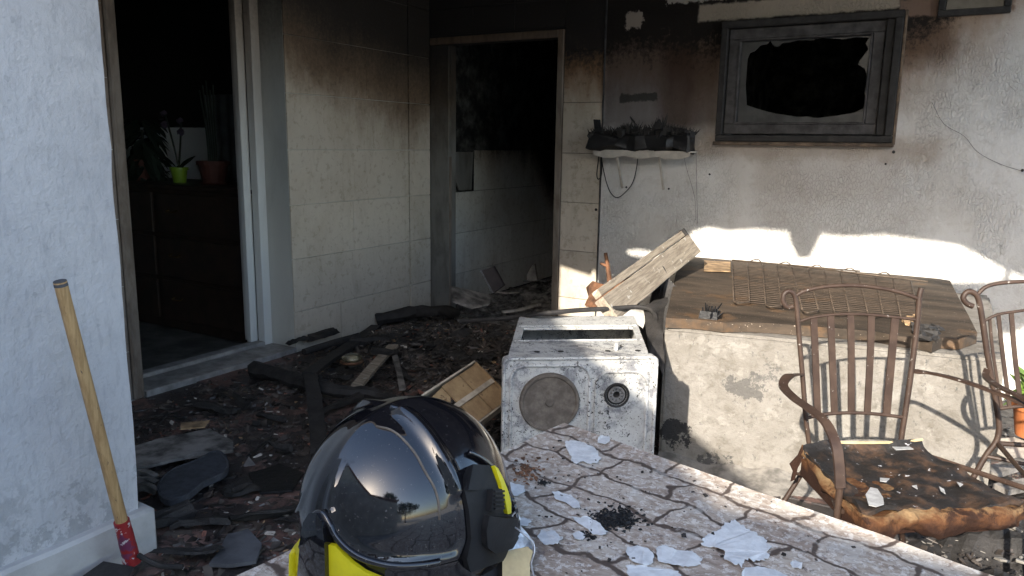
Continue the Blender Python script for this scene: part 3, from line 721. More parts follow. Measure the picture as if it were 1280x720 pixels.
# curtain behind it
g = B(); prev = None
for i in range(61):
    x = -4.92+i*(1.1/60); y = 3.83+.012*math.sin(i*1.15)
    row = [g.verts.new((x, y, DZ+.0)), g.verts.new((x, y, 1.62))]
    if prev: g.faces.new((prev[0], row[0], row[1], prev[1]))
    prev = row
cu = O('curtain', g, M_curt, tag=('dim grey pleated curtain behind the terracotta pot', 'curtain'), origin=(-4.4, 3.83, DZ), smooth=True)

# ================================================================== WALL SHELF
sh = T('wall_shelf', 'small white shelf on two thin brackets below the burnt planter', 'shelf', (-1.8, WY, 1.25))
prof = []
n_ = 40
xa, xb = -2.09, -1.46
for i in range(n_+1):
    t = i/n_; prof.append((xa+(xb-xa)*t, WY-.15, 1.252-.012-.02*abs(math.sin(t*math.pi*3.0))))
O('shelf_board', prism(B(), prof+[(xb, WY-.15, 1.272), (xa, WY-.15, 1.272)], (0, .008, 0)), M_white, sh)
O('shelf_top', box(B(), xa, xb, WY-.14, WY-.002, 1.262, 1.272), M_white, sh)
for x in (-1.935, -1.655):
    O('bracket', tube(B(), [(x, WY-.14, 1.25), (x-.005, WY-.01, 1.03)], .006, flat=.006, n=1, side=(1, 0, 0)), M_white, sh)
    sh.children[-1]
bp = T('planter_box', 'charred melted black planter trough full of burnt plants on the wall shelf', 'planter', (-1.8, WY-.1, 1.272))
O('trough', rough(box(B(), -2.12, -1.47, WY-.165, WY-.004, 1.274, 1.362, bev=.012), .034, 12, 2, cuts=9), M_burnt, bp)
g = B(); rr = random.Random(3)
for k in range(520):
    x = rr.uniform(-2.13, -1.46); hh = .035+.045*math.exp(-((x+1.66)/.07)**2)+.025*math.exp(-((x+1.86)/.06)**2)
    a = Vector((x, WY-rr.uniform(.02, .15), 1.36+rr.random()*hh*.6))
    tube(g, [a, a+Vector((rr.gauss(0, .025), rr.gauss(0, .02), rr.uniform(.0, hh*1.3)))], rr.uniform(.002, .007), 4, 1, r1=.001)
tube(g, [(-1.83, WY-.1, 1.4), (-1.84, WY-.1, 1.44), (-1.87, WY-.1, 1.475)], .008, 6, 4, r1=.003)
for k in range(46):
    x = rr.uniform(-2.12, -1.47); hh = .02+.05*math.exp(-((x+1.66)/.06)**2)+.02*math.exp(-((x+1.88)/.06)**2)
    s_ = rr.uniform(.012, .032); t_ = box(B(), -s_, s_, -s_, s_, -s_*.7, s_*.7, jit=s_*.4, M=Matrix.Translation((x, WY-rr.uniform(.02, .16), 1.355+hh*rr.random())) @ Matrix.Rotation(rr.uniform(0, 3), 4, 'X') @ Matrix.Rotation(rr.uniform(0, 3), 4, 'Z'))
    me = bpy.data.meshes.new('tmp'); t_.to_mesh(me); t_.free(); g.from_mesh(me); bpy.data.meshes.remove(me)
O('burnt_plants', rough(g, .012, 30, 3), M_char, bp)
g = B()
for k in range(4):
    tube(g, [W(743+2*k, 150, Y=WY-.06), W(745+3*k, 170+6*k, Y=WY-.1), W(746+2*k, 190, Y=WY-.06), W(749+k, 178, Y=WY-.05)], .008, 5, 5, r1=.004)
O('melted_drips', g, M_burnt, bp)
O('cable', tube(tube(B(), [W(x, y, Y=WY-.04) for x, y in ((750, 180), (753, 205), (758, 228), (764, 242), (772, 247), (782, 240), (791, 228), (796, 208), (799, 180))], .0033, 6, 5), [W(x, y, Y=WY-.03) for x, y in ((752, 175), (748, 200), (746, 218), (748, 224), (752, 217), (752, 190))], .0035, 6, 5), M_cable,
  tag=('thin black cable hanging in a loop below the wall shelf', 'cable'), origin=(-2.05, WY-.04, 1.1))
for L in (((853, 185), (858, 210), (868, 245), (870, 275)), ((870, 190), (871, 240), (872, 279)), ((1165, 128), (1180, 155), (1205, 170), (1222, 190), (1250, 205), (1278, 214))):
    O('crack', tube(B(), [W(x, y, Y=WY-.004) for x, y in L], .0009, 4, 4), M_winf, house)
g = B()
for x, y, s in ((783, 234, .007), (836, 236, .007), (887, 218, .006), (1107, 205, .006), (1117, 190, .009), (1278, 213, .008), (745, 262, .01)):
    lathe(g, [(0, 0), (s, 0), (s*.7, .008), (0, .009)], W(x, y, Y=WY), 8, Matrix.Rotation(R(90), 4, 'X'))
O('wall_nails', g, M_dark, house, kind=None)

# ================================================================== FRIDGE
FL, FR = W(832, 396, Z=.62), W(1259, 435, Z=.62)
fe = (FR-FL).normalized(); fn = Vector((-fe.y, fe.x, 0))
BL, BR = Vector((-1.40, 4.40, .60)), Vector((.0, 4.56, .60))
fr = T('fridge', 'fire-damaged fridge lying flat with charred brown back and pale flaking side', 'fridge', (FL.x, FL.y, 0))
pl = [Vector((FL.x, FL.y, 0)), Vector((FR.x, FR.y, 0)), Vector((BR.x+.15, BR.y, 0)), Vector((BL.x, BL.y, 0))]
g = prism(B(), pl, (0, 0, .575))
bmesh.ops.bevel(g, geom=g.edges[:], offset=.012, segments=2, affect='EDGES')
bmesh.ops.triangulate(g, faces=g.faces[:]); bmesh.ops.subdivide_edges(g, edges=[e for e in g.edges if e.calc_length() > .1], cuts=12, use_grid_fill=True)
for v in g.verts: v.co += Vector((0, nz(v.co, 4)*.006, 0))
O('side_panel', g, M_fridge, fr, smooth=40)
g = B(); prev = None
for i in range(61):
    t = i/60; p = FL.lerp(FR, t); o_ = -fn; hgt_ = .035+.03*nz((t*9, 0, 0), 1); dep = .12+.06*nz((t*7, 4, 0), 1)
    row = [g.verts.new(Vector((p.x, p.y, 0))+o_*-.01+Vector((0, 0, hgt_))), g.verts.new(Vector((p.x, p.y, 0))+o_*.02+Vector((0, 0, hgt_*.8))), g.verts.new(Vector((p.x, p.y, 0))+o_*dep*.6+Vector((0, 0, hgt_*.4))), g.verts.new(Vector((p.x, p.y, -.004))+o_*dep*1.6)]
    if prev:
        for k in range(3): g.faces.new((prev[k], row[k], row[k+1], prev[k+1]))
    prev = row
O('plaster_spill', rough(g, .004, 20), M_spill, tag=('pale mortar spill along the foot of the fridge', 'debris'), origin=(FL.x, FL.y, 0), kind='stuff', smooth=True)
# charred back panel (top now), broken at its right corner
edge = [(832, 397), (870, 399), (905, 402), (935, 402), (975, 404), (1020, 408), (1060, 411), (1095, 414), (1120, 419), (1150, 423), (1166, 427), (1178, 421), (1200, 424), (1222, 416)]
tp = [W(x, y, Z=.62)+Vector((0, nz((x, y, 0), .11)*.02, 0)) for x, y in edge]
tp += [W(1210, 394, Z=.615), W(1198, 374, Z=.61), W(1187, 355, Z=.60), W(1165, 351, Z=.60), W(1060, 343, Z=.60), W(960, 332, Z=.60), W(905, 326, Z=.60), W(850, 322, Z=.60)]
tp = [Vector((p.x, p.y, .618)) for p in tp]
g = prism(B(), tp, (0, 0, -.04)); O('back_panel', g, M_fback, fr)
# bare strip along the wall side
O('back_strip', prism(B(), [Vector((p.x, p.y, .624)) for p in (W(880, 327, Z=.62), W(913, 329, Z=.62), W(913, 341, Z=.62), W(880, 340, Z=.62))], (0, 0, .004)), M_tan, fr)
# condenser: a serpentine of tube and fine wires lying on the panel
g = B(); zz = .636
tops = [(915, 326), (934, 328), (953, 329), (971, 331), (990, 333), (1010, 335), (1030, 337), (1050, 339), (1072, 341), (1094, 344), (1116, 347), (1138, 350)]
bots = [(917, 376), (937, 377), (957, 380), (977, 382), (1003, 388), (1023, 388), (1043, 390), (1062, 391), (1085, 392), (1104, 393), (1126, 396), (1150, 398)]
for i, (a, b_) in enumerate(zip(tops, bots)):
    tube(g, [W(*a, Z=zz), W(*b_, Z=zz)], .0032, 6, 1)
    if i % 2 == 0 and i < 11:
        p, q2 = W(*b_, Z=zz), W(*bots[i+1], Z=zz); mm = (p+q2)/2+Vector((0, -.05, 0)); tube(g, [p, p*.3+mm*.7+Vector((-.01, 0, 0)), mm, q2*.3+mm*.7, q2], .0035, 6, 4)
    elif i < 11:
        p, q2 = W(*a, Z=zz), W(*tops[i+1], Z=zz); mm = (p+q2)/2+Vector((0, .05, .015)); tube(g, [p, mm, q2], .0032, 6, 5)
for x0, y0, x1, y1 in ((915, 325, 1075, 339), (975, 330, 1160, 352)): tube(g, [W(x0, y0, Z=.665), W(x1, y1, Z=.665)], .004, 6, 1)
O('coil', g, M_wire, fr, smooth=True)
g = B()
for r_ in range(26):
    t = r_/25; a = W(915, 326, Z=zz+.004).lerp(W(917, 376, Z=zz+.004), t); b_ = W(1138, 350, Z=zz+.004).lerp(W(1150, 398, Z=zz+.004), t)
    tube(g, [a, b_], .0013, 4, 1)
O('coil_wires', g, simple('burnt_mesh_wire', (.06, .042, .03), .7, .4, 30, bump=0), fr, kind='stuff')
# broken splintered corner
g = B(); rr = random.Random(9)
for k in range(22):
    p = W(1160+rr.uniform(-12, 16), 414+rr.uniform(-5, 9), Z=.625); box(g, -.022, .022, -.014, .014, -.006, .006, M=Matrix.Translation(p) @ Matrix.Rotation(rr.uniform(0, 6), 4, 'Z') @ Matrix.Rotation(rr.uniform(-.8, .8), 4, 'X'), jit=.008)
O('splintered_corner', g, M_char, fr, kind='stuff')
g = B()
for k in range(4):
    p = W(1142+rr.uniform(-10, 14), 398+rr.uniform(-4, 8), Z=.628); box(g, -.02, .02, -.010, .010, -.006, .006, M=Matrix.Translation(p) @ Matrix.Rotation(rr.uniform(0, 6), 4, 'Z') @ Matrix.Rotation(rr.uniform(-.5, .5), 4, 'X'), jit=.006)
O('exposed_foam', g, M_tan, fr, kind='stuff')
# little charred tuft on the front edge
g = B(); p = W(887, 397, Z=.622)
for k in range(16):
    a = p+Vector((rr.uniform(-.035, .035), rr.uniform(-.02, .02), .0)); tube(g, [a, a+Vector((rr.gauss(0, .012), rr.gauss(0, .01), rr.uniform(.02, .065)))], rr.uniform(.003, .008), 4, 1, r1=.002)
box(g, p.x-.035, p.x+.035, p.y-.02, p.y+.02, .618, .645, jit=.006)
O('charred_remnant', g, M_burnt, tag=('small black melted remnant standing on the front edge of the fridge', 'debris'), origin=p)

# ================================================================== COOKER
K0, K1 = W(628, 447, Z=.59), W(824, 437, Z=.612); K1.z = .59
ku = (K1-K0); KW = ku.length; ku.normalize(); kd = Vector((-ku.y, ku.x, 0))
ck = T('cooker', 'burnt white enamel cooker lying on its back with round hotplate facing out', 'cooker', (K0.x, K0.y, 0), math.atan2(ku.y, ku.x))
KD, KH = .63, .59
# local frame: x along the hob, y away from the camera, z up; the body is knocked slightly out of square
SH = .17
def shr(g):
    for v in g.verts: v.co.x += SH*max(0, v.co.y-.03)
    return g
slot = []
for x, y in ((654, 411), (790, 406), (792, 422), (653, 427)):
    p = mat_of(ck).inverted() @ W(x, y, Z=KH); p.x -= SH*(p.y-.03); slot.append(p)
sx0, sx1 = slot[0].x, slot[1].x; sy0, sy1 = (slot[2].y+slot[3].y)/2, (slot[0].y+slot[1].y)/2
g = B(); i_ = .022
def rrect(x0, x1, y0, y1, r, n=5):
    out = []
    for cx, cy, a0 in ((x1-r, y1-r, 0), (x0+r, y1-r, 90), (x0+r, y0+r, 180), (x1-r, y0+r, 270)):
        for k in range(n+1): a = R(a0+90*k/n); out.append((cx+r*math.cos(a), cy+r*math.sin(a)))
    return out
plate(g, [[Vector((x, y, KH-.012)) for x, y in rrect(i_, KW-i_-.005, .034, KD, .02)], [Vector((x, y, KH-.012)) for x, y in rrect(sx0, sx1, sy0, sy1, .008, 3)]], (0, 0, .010))
box(g, i_, i_+.012, .034, KD, 0, KH-.013); box(g, KW-i_-.017, KW-i_-.005, .034, KD, 0, KH-.013); box(g, i_, KW-i_, KD-.012, KD, 0, KH-.013)
shr(g); O('body', g, M_enamel, ck, local=True)
g = B(); ring_ = ((sx0-.02, sx1+.02, sy1+.012, sy1+.03), (sx0-.02, sx1+.02, sy0-.012, sy0-.006))
for a in ring_: box(g, a[0], a[1], a[2], a[3], KH-.003, KH+.003, bev=.002)
box(g, sx0, sx1, sy0, sy0+.01, KH-.045, KH-.02); box(g, sx0+.02, sx1-.01, sy0+.03, sy0+.036, KH-.06, KH-.03)
O('oven_slot_trim', shr(g), M_enamel, ck, local=True)
O('oven_cavity', shr(box(B(), sx0-.03, sx1+.03, sy0-.03, sy1+.03, KH-.2, KH-.13)), M_dark, ck, local=True)
# hob plate facing the viewer
hc = mat_of(ck).inverted() @ W(686.5, 502, P=K0, n=kd); hb_ = mat_of(ck).inverted() @ W(771, 494, P=K0, n=kd)
def circ(c, r, n, y): return [Vector((c.x+r*math.cos(2*math.pi*k/n), y, c.z+r*math.sin(2*math.pi*k/n))) for k in range(n)]
outl = [Vector((x, .0, z)) for x, z in rrect(0, KW, .02, KH, .022)]
g = plate(B(), [outl, circ(hb_, .036, 24, 0)], (0, .006, 0))
t2 = plate(B(), [[Vector((x, .006, z)) for x, z in rrect(.001, KW-.001, .021, KH-.001, .022)], [Vector((x, .006, z)) for x, z in rrect(.02, KW-.02, .04, KH-.02, .02)]], (0, .03, 0))
me = bpy.data.meshes.new('tmp'); t2.to_mesh(me); t2.free(); g.from_mesh(me); bpy.data.meshes.remove(me)
O('hob_plate', g, M_enamel, ck, local=True)
g = B()
for a in (rrect(.030, KW*.56, .06, KH-.03, .05, 8), rrect(KW*.60, KW-.035, .06, KH-.055, .05, 8)):
    tube(g, [Vector((x, -.001, z)) for x, z in a]+[Vector((a[0][0], -.001, a[0][1]))], .0055, 8, 1)
tube(g, [Vector((x, -.0, z)) for x, z in rrect(.006, KW-.006, .026, KH-.006, .018, 8)]+[Vector((KW-.006, 0, KH-.024))], .006, 8, 1)
O('hob_bead', g, M_enamel, ck, local=True, smooth=True)
RX = Matrix.Rotation(R(90), 4, 'X')
hr = (W(724, 502, P=K0, n=kd)-W(649, 502, P=K0, n=kd)).length/2
hp_ = O('hotplate', lathe(B(), [(0, .012), (.012, .013), (.016, .010), (hr*.86, .011), (hr*.9, .016), (hr*.97, .016), (hr, .010), (hr, 0)], Vector((hc.x, 0, hc.z)), 48, RX), M_hot, ck, local=True, smooth=35)
g = lathe(B(), [(.045, .001), (.043, .005), (.037, .003), (.033, -.02), (.0, -.022)], Vector((hb_.x, 0, hb_.z)), 32, RX)
O('burner_cup', g, M_dark, ck, local=True, smooth=35)
g = B()
for k in range(10):
    a = k*.628; box(g, .012, .026, -.004, .004, .0, .008, M=Matrix.Translation((hb_.x, .012, hb_.z)) @ RX @ Matrix.Rotation(a, 4, 'Z'))
lathe(g, [(.030, 0), (.030, .008), (.024, .009), (.022, .002)], Vector((hb_.x, .010, hb_.z)), 24, RX)
O('burner_ring', g, M_ash, ck, local=True)
g = B()
for x in (.235, .39, .70, .90):
    lathe(g, [(.011, -.001), (.010, .0015), (0, .0012)], Vector((x*KW, .075, KH-.002)), 12)
O('knob_hole_discs', g, M_dark, ck, local=True)  # dark discs stand in for the shaded open holes
O('knob_spindle', lathe(B(), [(.007, 0), (.007, .022), (.004, .026), (0, .026)], Vector((.76*KW, .085, KH-.002)), 10), M_enamel, ck, local=True)
O('gas_hose', tube(B(), [W(x, y, D=d) for x, y, d in ((575, 402, 3.35), (640, 397, 3.25), (680, 392, 3.15), (720, 388, 3.2), (760, 386, 3.25), (800, 384, 3.3), (818, 392, 3.25), (822, 420, 3.15))], .010, 8, 5), M_char,
  tag=('charred flexible hose trailing over the back edge of the cooker', 'hose'), origin=(-1.5, 3.1, .6))
P = [W(x, y, D=d) for x, y, d in ((806, 384, 3.35), (822, 374, 3.5), (835, 373, 3.45), (830, 398, 3.2), (829, 470, 2.95), (812, 440, 3.05))]  # black sheet put in to darken the gap beside the cooker
g = prism(B(), P, fw*.02); bmesh.ops.triangulate(g, faces=g.faces[:]); rough(g, .01, 16, 3, cuts=3)
O('gap_shade_board', g, M_char, tag=('jagged black sheet added as shade between cooker and fridge', 'board'), origin=P[0])
# black heap between the cooker and the fridge
def heap(name, cx, cy, rx, ry, h, mt, tag, seed=0, nn=26, base=0, sc=7):
    g = B(); vs = {}
    for i in range(nn+1):
        for j in range(nn+1):
            x = cx+rx*(2*i/nn-1); y = cy+ry*(2*j/nn-1); r_ = ((x-cx)/rx)**2+((y-cy)/ry)**2
            z = base+max(0, 1-r_)*h*(.75+.9*nz((x, y, 0), sc, seed))+.02*nz((x, y, 0), 22, seed+4)*(1 if r_ < 1 else 0)-.01
            vs[i, j] = g.verts.new((x+.02*nz((x, y, 5), 9), y+.02*nz((x, y, 9), 9), z))
    for i in range(nn):
        for j in range(nn): g.faces.new((vs[i, j], vs[i+1, j], vs[i+1, j+1], vs[i, j+1]))
    return O(name, g, mt, kind='stuff', tag=tag, origin=(cx, cy, base))
heap('ash_heap', -1.25, 3.62, .26, .62, .62, M_char, ('black heap of char between cooker and fridge', 'debris'), 3)  # char heap raised to fill the shaded gap
heap('ash_heap', -2.55, 3.95, .95, .62, .14, M_char, ('low black heap of char below the second doorway', 'debris'), 5, 60)
heap('ash_heap', -2.75, 5.6, .75, .9, .10, M_boardg, ('grey rubble heap inside the second doorway', 'debris'), 8, 40)
heap('ash_heap', -1.75, 2.9, .5, .5, .09, M_char, ('black char heap beside the wooden crate', 'debris'), 11, 40)
heap('ash_heap', .32, 2.75, .55, .9, .10, M_char, ('dark rubble heap beside the right end of the fridge', 'debris'), 12, 40)  # char black for dark debris and the shadow under the cushion

# ================================================================== BEAM, LUMP, STICK
def plank3(name, pts_px, mt, th, tag, **k): pass
A0, A1 = W(772, 378, D=3.35), W(862, 308, D=4.25)
ax = (A1-A0).normalized(); L_ = (A1-A0).length
bm_t = T('beam', 'weathered pale wooden beam leaning over the cooker towards the wall', 'beam', A0)
ws = (W(862, 383, D=3.3)-W(800, 336, D=3.9)).normalized()
side = (rt*.62-up*.62+fw*.15); side = (side-ax*side.dot(ax)).normalized(); nrm = ax.cross(side).normalized()
if nrm.dot(fw) > 0: nrm = -nrm
Mb = Matrix((ax, side, nrm)).transposed().to_4x4(); Mb.translation = A0
g = B(); box(g, -.12, L_+.04, -.058, .060, -.028, .022, bev=.003); bmesh.ops.subdivide_edges(g, edges=[e for e in g.edges if e.calc_length() > .5], cuts=14); rough(g, .004, 6)
o = O('board', g, M_beam, bm_t, local=True); o.matrix_local = Matrix(Mb.to_3x3()).to_4x4()
g = B(); box(g, -.10, L_+.02, -.098, -.0625, -.026, .010, bev=.003); rough(g, .002, 6)
o = O('side_batten', g, M_beam, bm_t, local=True); o.matrix_local = Matrix(Mb.to_3x3()).to_4x4()
g = B(); box(g, L_+.041, L_+.06, -.10, -.02, -.03, .015, bev=.004, jit=.004)
o = O('burnt_end', g, M_char, bm_t, local=True); o.matrix_local = Matrix(Mb.to_3x3()).to_4x4()
g = prism(B(), [W(x, y, D=3.62) for x, y in ((732, 384), (737, 372), (737, 358), (745, 352), (757, 357), (768, 349), (785, 348), (797, 345), (798, 384))], fw*.12)
bmesh.ops.triangulate(g, faces=g.faces[:]); rough(g, .02, 9, 2, cuts=4)
O('burnt_lump', g, M_rust, tag=('rusty brown burnt lump behind the leaning beam', 'debris'), origin=(-1.8, 3.9, .3))
O('forked_stick', tube(tube(B(), [W(762, 352, D=4.15), W(760, 335, D=4.15), W(757, 316, D=4.15)], .014, 7, 4, r1=.010), [W(761, 334, D=4.15), W(755, 331, D=4.15), W(750, 329, D=4.15)], .010, 6, 3, r1=.006), M_rust,
  tag=('short rusty forked stick poking up beside the wall edge', 'stick'), origin=W(762, 352, D=4.15))

# ================================================================== CRATE
C1, C2, C3, C4 = W(643, 458, D=3.0), W(592, 456, D=3.02), W(528, 497, D=2.78), W(590, 541, D=2.55)
# bottom of the crate faces up and towards the viewer: corners p(left) q(top) r(right) s(bottom)
p_, q_, r_, s_ = W(527, 497, D=2.72), W(593, 454, D=2.98), W(632, 505, D=2.92), W(574, 546, D=2.68)
cr = T('crate', 'broken wooden fruit crate tipped on edge beside the cooker', 'crate', (r_.x, r_.y, 0))
cu_, cv_ = (q_-p_), (s_-p_); cn = cu_.cross(cv_).normalized()
if cn.dot(fw) < 0: cn = -cn
def cp(a, b_, c=0): return p_+cu_*a+cv_*b_+cn*c
nb = 3
for k in range(nb):
    a0, a1 = k/nb+.012, (k+1)/nb-.012
    b0 = .42 if k == 0 else .03
    loop = [cp(a0, b0), cp(a1, .03 if k else .30), cp(a1, .98), cp(a0, .98)]
    if k == 0: loop = [cp(a0, .06), cp(a0+.1, .10), cp(a1, .05), cp(a1, .30), cp(a1-.08, .42), cp(a0+.06, .36), cp(a0, .46)]
    O('slat', prism(B(), loop, cn*.006), M_crate, cr)
O('slat', prism(B(), [cp(.02, .62), cp(.32, .56), cp(.32, .98), cp(.02, .98)], cn*.006), M_crate, cr)
O('batten', prism(B(), [cp(0, .46, -.008), cp(1, .46, -.008), cp(1, .56, -.008), cp(0, .56, -.008)], cn*.007), M_cratee, cr)
for b0, b1 in ((-.035, .0), (1.0, 1.03)):
    O('side', prism(B(), [cp(0, b0, -.01), cp(1, b0, -.01), cp(1, b1, -.01), cp(0, b1, -.01)], cn*.10), M_cratee, cr)
for a0, a1 in ((-.02, .0), (1.0, 1.02)):
    O('end', prism(B(), [cp(a0, 0, -.008), cp(a1, 0, -.008), cp(a1, 1, -.008), cp(a0, 1, -.008)], cn*.10), M_crate, cr)

# ================================================================== FLOOR DEBRIS (things)
def flat(name, pts, z, th, mt, label, cat, parent=None, rgh=.004, cuts=3, group=None, tilt=None):
    P = [W(x, y, Z=z) for x, y in pts]
    if tilt:
        for i, dz in tilt.items(): P[i] = P[i]+Vector((0, 0, dz))
    c = sum(P, Vector())/len(P)
    g = prism(B(), P, (0, 0, -th))
    if rgh: bmesh.ops.triangulate(g, faces=g.faces[:]); rough(g, rgh, 12, z*7, cuts=cuts)
    return O(name, g, mt, tag=(label, cat), origin=(c.x, c.y, z-th), group=group, smooth=35)
# sole: smooth outline
so_px = [(196, 607), (203, 595), (217, 585), (235, 578), (250, 572), (262, 565), (274, 563), (283, 570), (286, 580), (281, 590), (268, 597), (254, 603), (242, 613), (228, 622), (212, 625), (200, 619)]
P = smooth_path([W(x, y, Z=.06) for x, y in so_px+so_px[:1]], 4)[:-1]
so_o = T('shoe_sole', 'large dark grey rubber shoe sole lying on the burnt debris', 'sole', W(240, 600, Z=.04))
O('sole', prism(B(), P, (0, 0, -.022)), M_sole, so_o, smooth=30)
g = B(); cen = sum(P, Vector())/len(P)
tube(g, [cen+(p-cen)*.94 for p in P]+[cen+(P[0]-cen)*.94], .003, 6, 1)
O('rim', g, M_sole, so_o, smooth=True)
flat('board', [(158, 560), (200, 548), (262, 535), (292, 552), (292, 562), (240, 566), (228, 572), (165, 586)], .055, .012, M_boardg, 'scorched grey board with pale torn edge behind the shoe sole', 'board', tilt={5: .0})
flat('board', [(226, 528), (262, 525), (255, 533), (226, 536)], .07, .006, M_tan, 'small tan wood scrap on the scorched grey board', 'wood scrap')
g = B()
for k in range(3): tube(g, [W(168, 596+8*k, Z=.04), W(182, 592+8*k, Z=.055), W(196, 598+8*k, Z=.04)], .014, 6, 4, flat=.012)
O('rag', rough(g, .01, 14), M_boardg, tag=('crumpled grey rag beside the wall end and the sole', 'rag'), origin=W(180, 600, Z=0))
flat('slab', [(275, 685), (285, 668), (310, 660), (328, 680), (320, 700), (290, 706), (262, 704)], .03, .012, M_slate, 'flat bluish grey slab lying in the debris below the helmet', 'slab')
flat('slab', [(310, 592), (350, 580), (380, 590), (365, 612), (325, 616)], .02, .008, M_burnt, 'flat black melted sheet on the floor left of the helmet', 'debris')
def bar(pts, w_, th, mt, label, cat, name='board', n=4, r1=None, rgh=.004, z=None, seg=8, round_=False):
    P = [W(x, y, Z=zz_) for x, y, zz_ in pts]
    g = tube(B(), P, w_, seg, n, flat=None if round_ else th, r1=r1, side=None if round_ else Vector((P[-1]-P[0]).cross(Vector((0, 0, 1))).normalized()))
    if rgh: rough(g, rgh, 16, len(pts)*1.3)
    return O(name, g, mt, tag=(label, cat), origin=P[0], smooth=30)
bar([(318, 462, .05), (345, 468, .06), (390, 482, .06), (430, 490, .05), (468, 492, .04), (490, 500, .03)], .045, .04, M_char, 'thick charred log lying across the floor by the door sill', 'log', 'log', round_=True, rgh=.014, r1=.025)
bar([(402, 600, .05), (397, 540, .06), (393, 500, .09), (388, 470, .115)], .034, .010, M_dark, 'dark strip of board crossing over the charred log', 'board', rgh=.003)
bar([(386, 468, .10), (410, 450, .06), (440, 430, .04), (470, 408, .03)], .036, .010, M_dark, 'dark narrow board running towards the corner', 'board', rgh=.003)
bar([(380, 440, .05), (412, 430, .055), (448, 420, .06)], .022, .02, M_dark, 'black rolled tube lying against foot of the tiled wall', 'tube', 'tube', round_=True, rgh=.002)
bar([(446, 483, .05), (468, 457, .06), (492, 432, .08)], .030, .009, M_beam, 'grey plank with scorched orange edge lying on the char', 'plank', rgh=.002)
bar([(492, 440, .06), (497, 458, .05), (503, 486, .04)], .016, .008, M_boardg, 'short narrow scorched stick between plank and crate', 'stick', 'stick')
bar([(470, 400, .06), (510, 392, .10), (548, 388, .12), (575, 392, .1)], .05, .03, M_char, 'large charred timber lying below the jamb of second doorway', 'timber', 'timber', round_=True, rgh=.02, r1=.03)
bar([(420, 430, .03), (470, 425, .05), (530, 430, .05), (580, 445, .04)], .03, .02, M_char, 'charred stick across the middle of the black heap', 'timber', 'timber', round_=True, rgh=.015)
bar([(572, 400, .11), (620, 402, .11), (640, 412, .08)], .018, .01, M_boardg, 'pale edged scrap of board on top of the heap', 'board')
bar([(628, 390, .10), (650, 387, .10), (675, 380, .10)], .012, .008, M_pale, 'pale thin batten lying across the second doorway', 'batten', 'batten', rgh=.001)
bar([(610, 362, .10), (630, 366, .08), (650, 366, .06)], .010, .006, M_pale, 'short pale batten inside the second doorway', 'batten', 'batten', rgh=.001)
bar([(655, 352, .06), (672, 350, .06), (684, 352, .05)], .016, .006, M_ash, 'small light scrap deep inside second doorway', 'scrap', 'scrap', rgh=.001)
# boards in the doorway of room 2
P = [W(x, y, D=d) for x, y, d in ((563, 360, 5.15), (585, 364, 5.3), (612, 372, 5.3), (610, 382, 5.1), (590, 386, 5.0), (566, 378, 4.95))]
O('panel', rough(prism(B(), P, (0, .02, .01)), .004, 9), M_boardg, tag=('scorched panel leaning inside the second doorway at left', 'panel'), origin=P[0])
P = [W(x, y, D=5.5) for x, y in ((602, 338), (616, 333), (629, 357), (617, 366))]
dk = T('broken_drawer', 'dark board standing tilted on the rubble in second doorway', 'board', P[3])
O('face', prism(B(), P, (.0, .03, .0)), simple('dark_red_wood', (.035, .024, .022), .7, .3), dk)
O('edge', prism(B(), [P[0], P[3], P[3]+Vector((-.012, -.006, 0)), P[0]+Vector((-.012, -.006, 0))], (0, .02, 0)), M_ash, dk)
P = [W(x, y, D=5.9) for x, y in ((658, 345), (664, 333), (668, 330), (671, 350), (660, 352))]
O('scrap', prism(B(), P, (.0, .02, .0)), M_boardg, tag=('upright grey scrap against the room wall in second doorway', 'scrap'), origin=P[0])
# glass dish
p = W(440, 452, Z=.05)
gd = T('glass_dish', 'small round glass dish glinting on the burnt floor', 'dish', (p.x, p.y, .05))
qg = N('dish_glass'); qg.b.inputs['Base Color'].default_value = (.55, .50, .36, 1); qg.set(rough=.08, spec=.6); qg.b.inputs['Transmission Weight'].default_value = .92
O('bowl', lathe(B(), [(0, 0), (.05, 0), (.062, .012), (.058, .03), (.038, .045), (.0, .05)], (p.x, p.y, .05), 28), qg.m, gd, smooth=True)
O('base_ring', lathe(B(), [(.05, -.004), (.066, -.004), (.068, .006), (.062, .010), (.05, .004)], (p.x, p.y, .05), 28), M_rust, gd, smooth=True)
# larger burnt fragments that can be told apart
rr = random.Random(21)
frags = [(372, 425, 'right against the foot of the tiled wall near the door sill'), (405, 418, 'against the tiled wall above the rolled tube'), (430, 472, 'just left of the grey plank beside the glass dish'),
 (470, 462, 'touching the right edge of the grey plank'), (520, 415, 'high on the heap below the second doorway jamb'), (545, 430, 'on the heap straight below the second doorway'),
 (560, 460, 'just above the top corner of the fruit crate'), (505, 470, 'left of the broken fruit crate'), (590, 420, 'on the heap near the back corner of the cooker'),
 (615, 430, 'touching the left side of the cooker'), (300, 500, 'on reddish tiles in front of the left door sill'), (340, 520, 'left of the dark crossing strip of board'),
 (350, 560, 'between the shoe sole and the helmet'), (250, 650, 'on reddish tiles below the shoe sole'), (230, 690, 'nearest the foot of the red tool socket'),
 (340, 640, 'between the grey slab and the helmet'), (300, 610, 'right beside the toe of the shoe sole'), (200, 650, 'beside the end of the pale plinth'),
 (425, 505, 'just above the helmet crown on the left'), (605, 445, 'between the crate top and the cooker'), (270, 508, 'behind the scorched grey board near the door sill'), (480, 440, 'on the char between plank and short stick')]
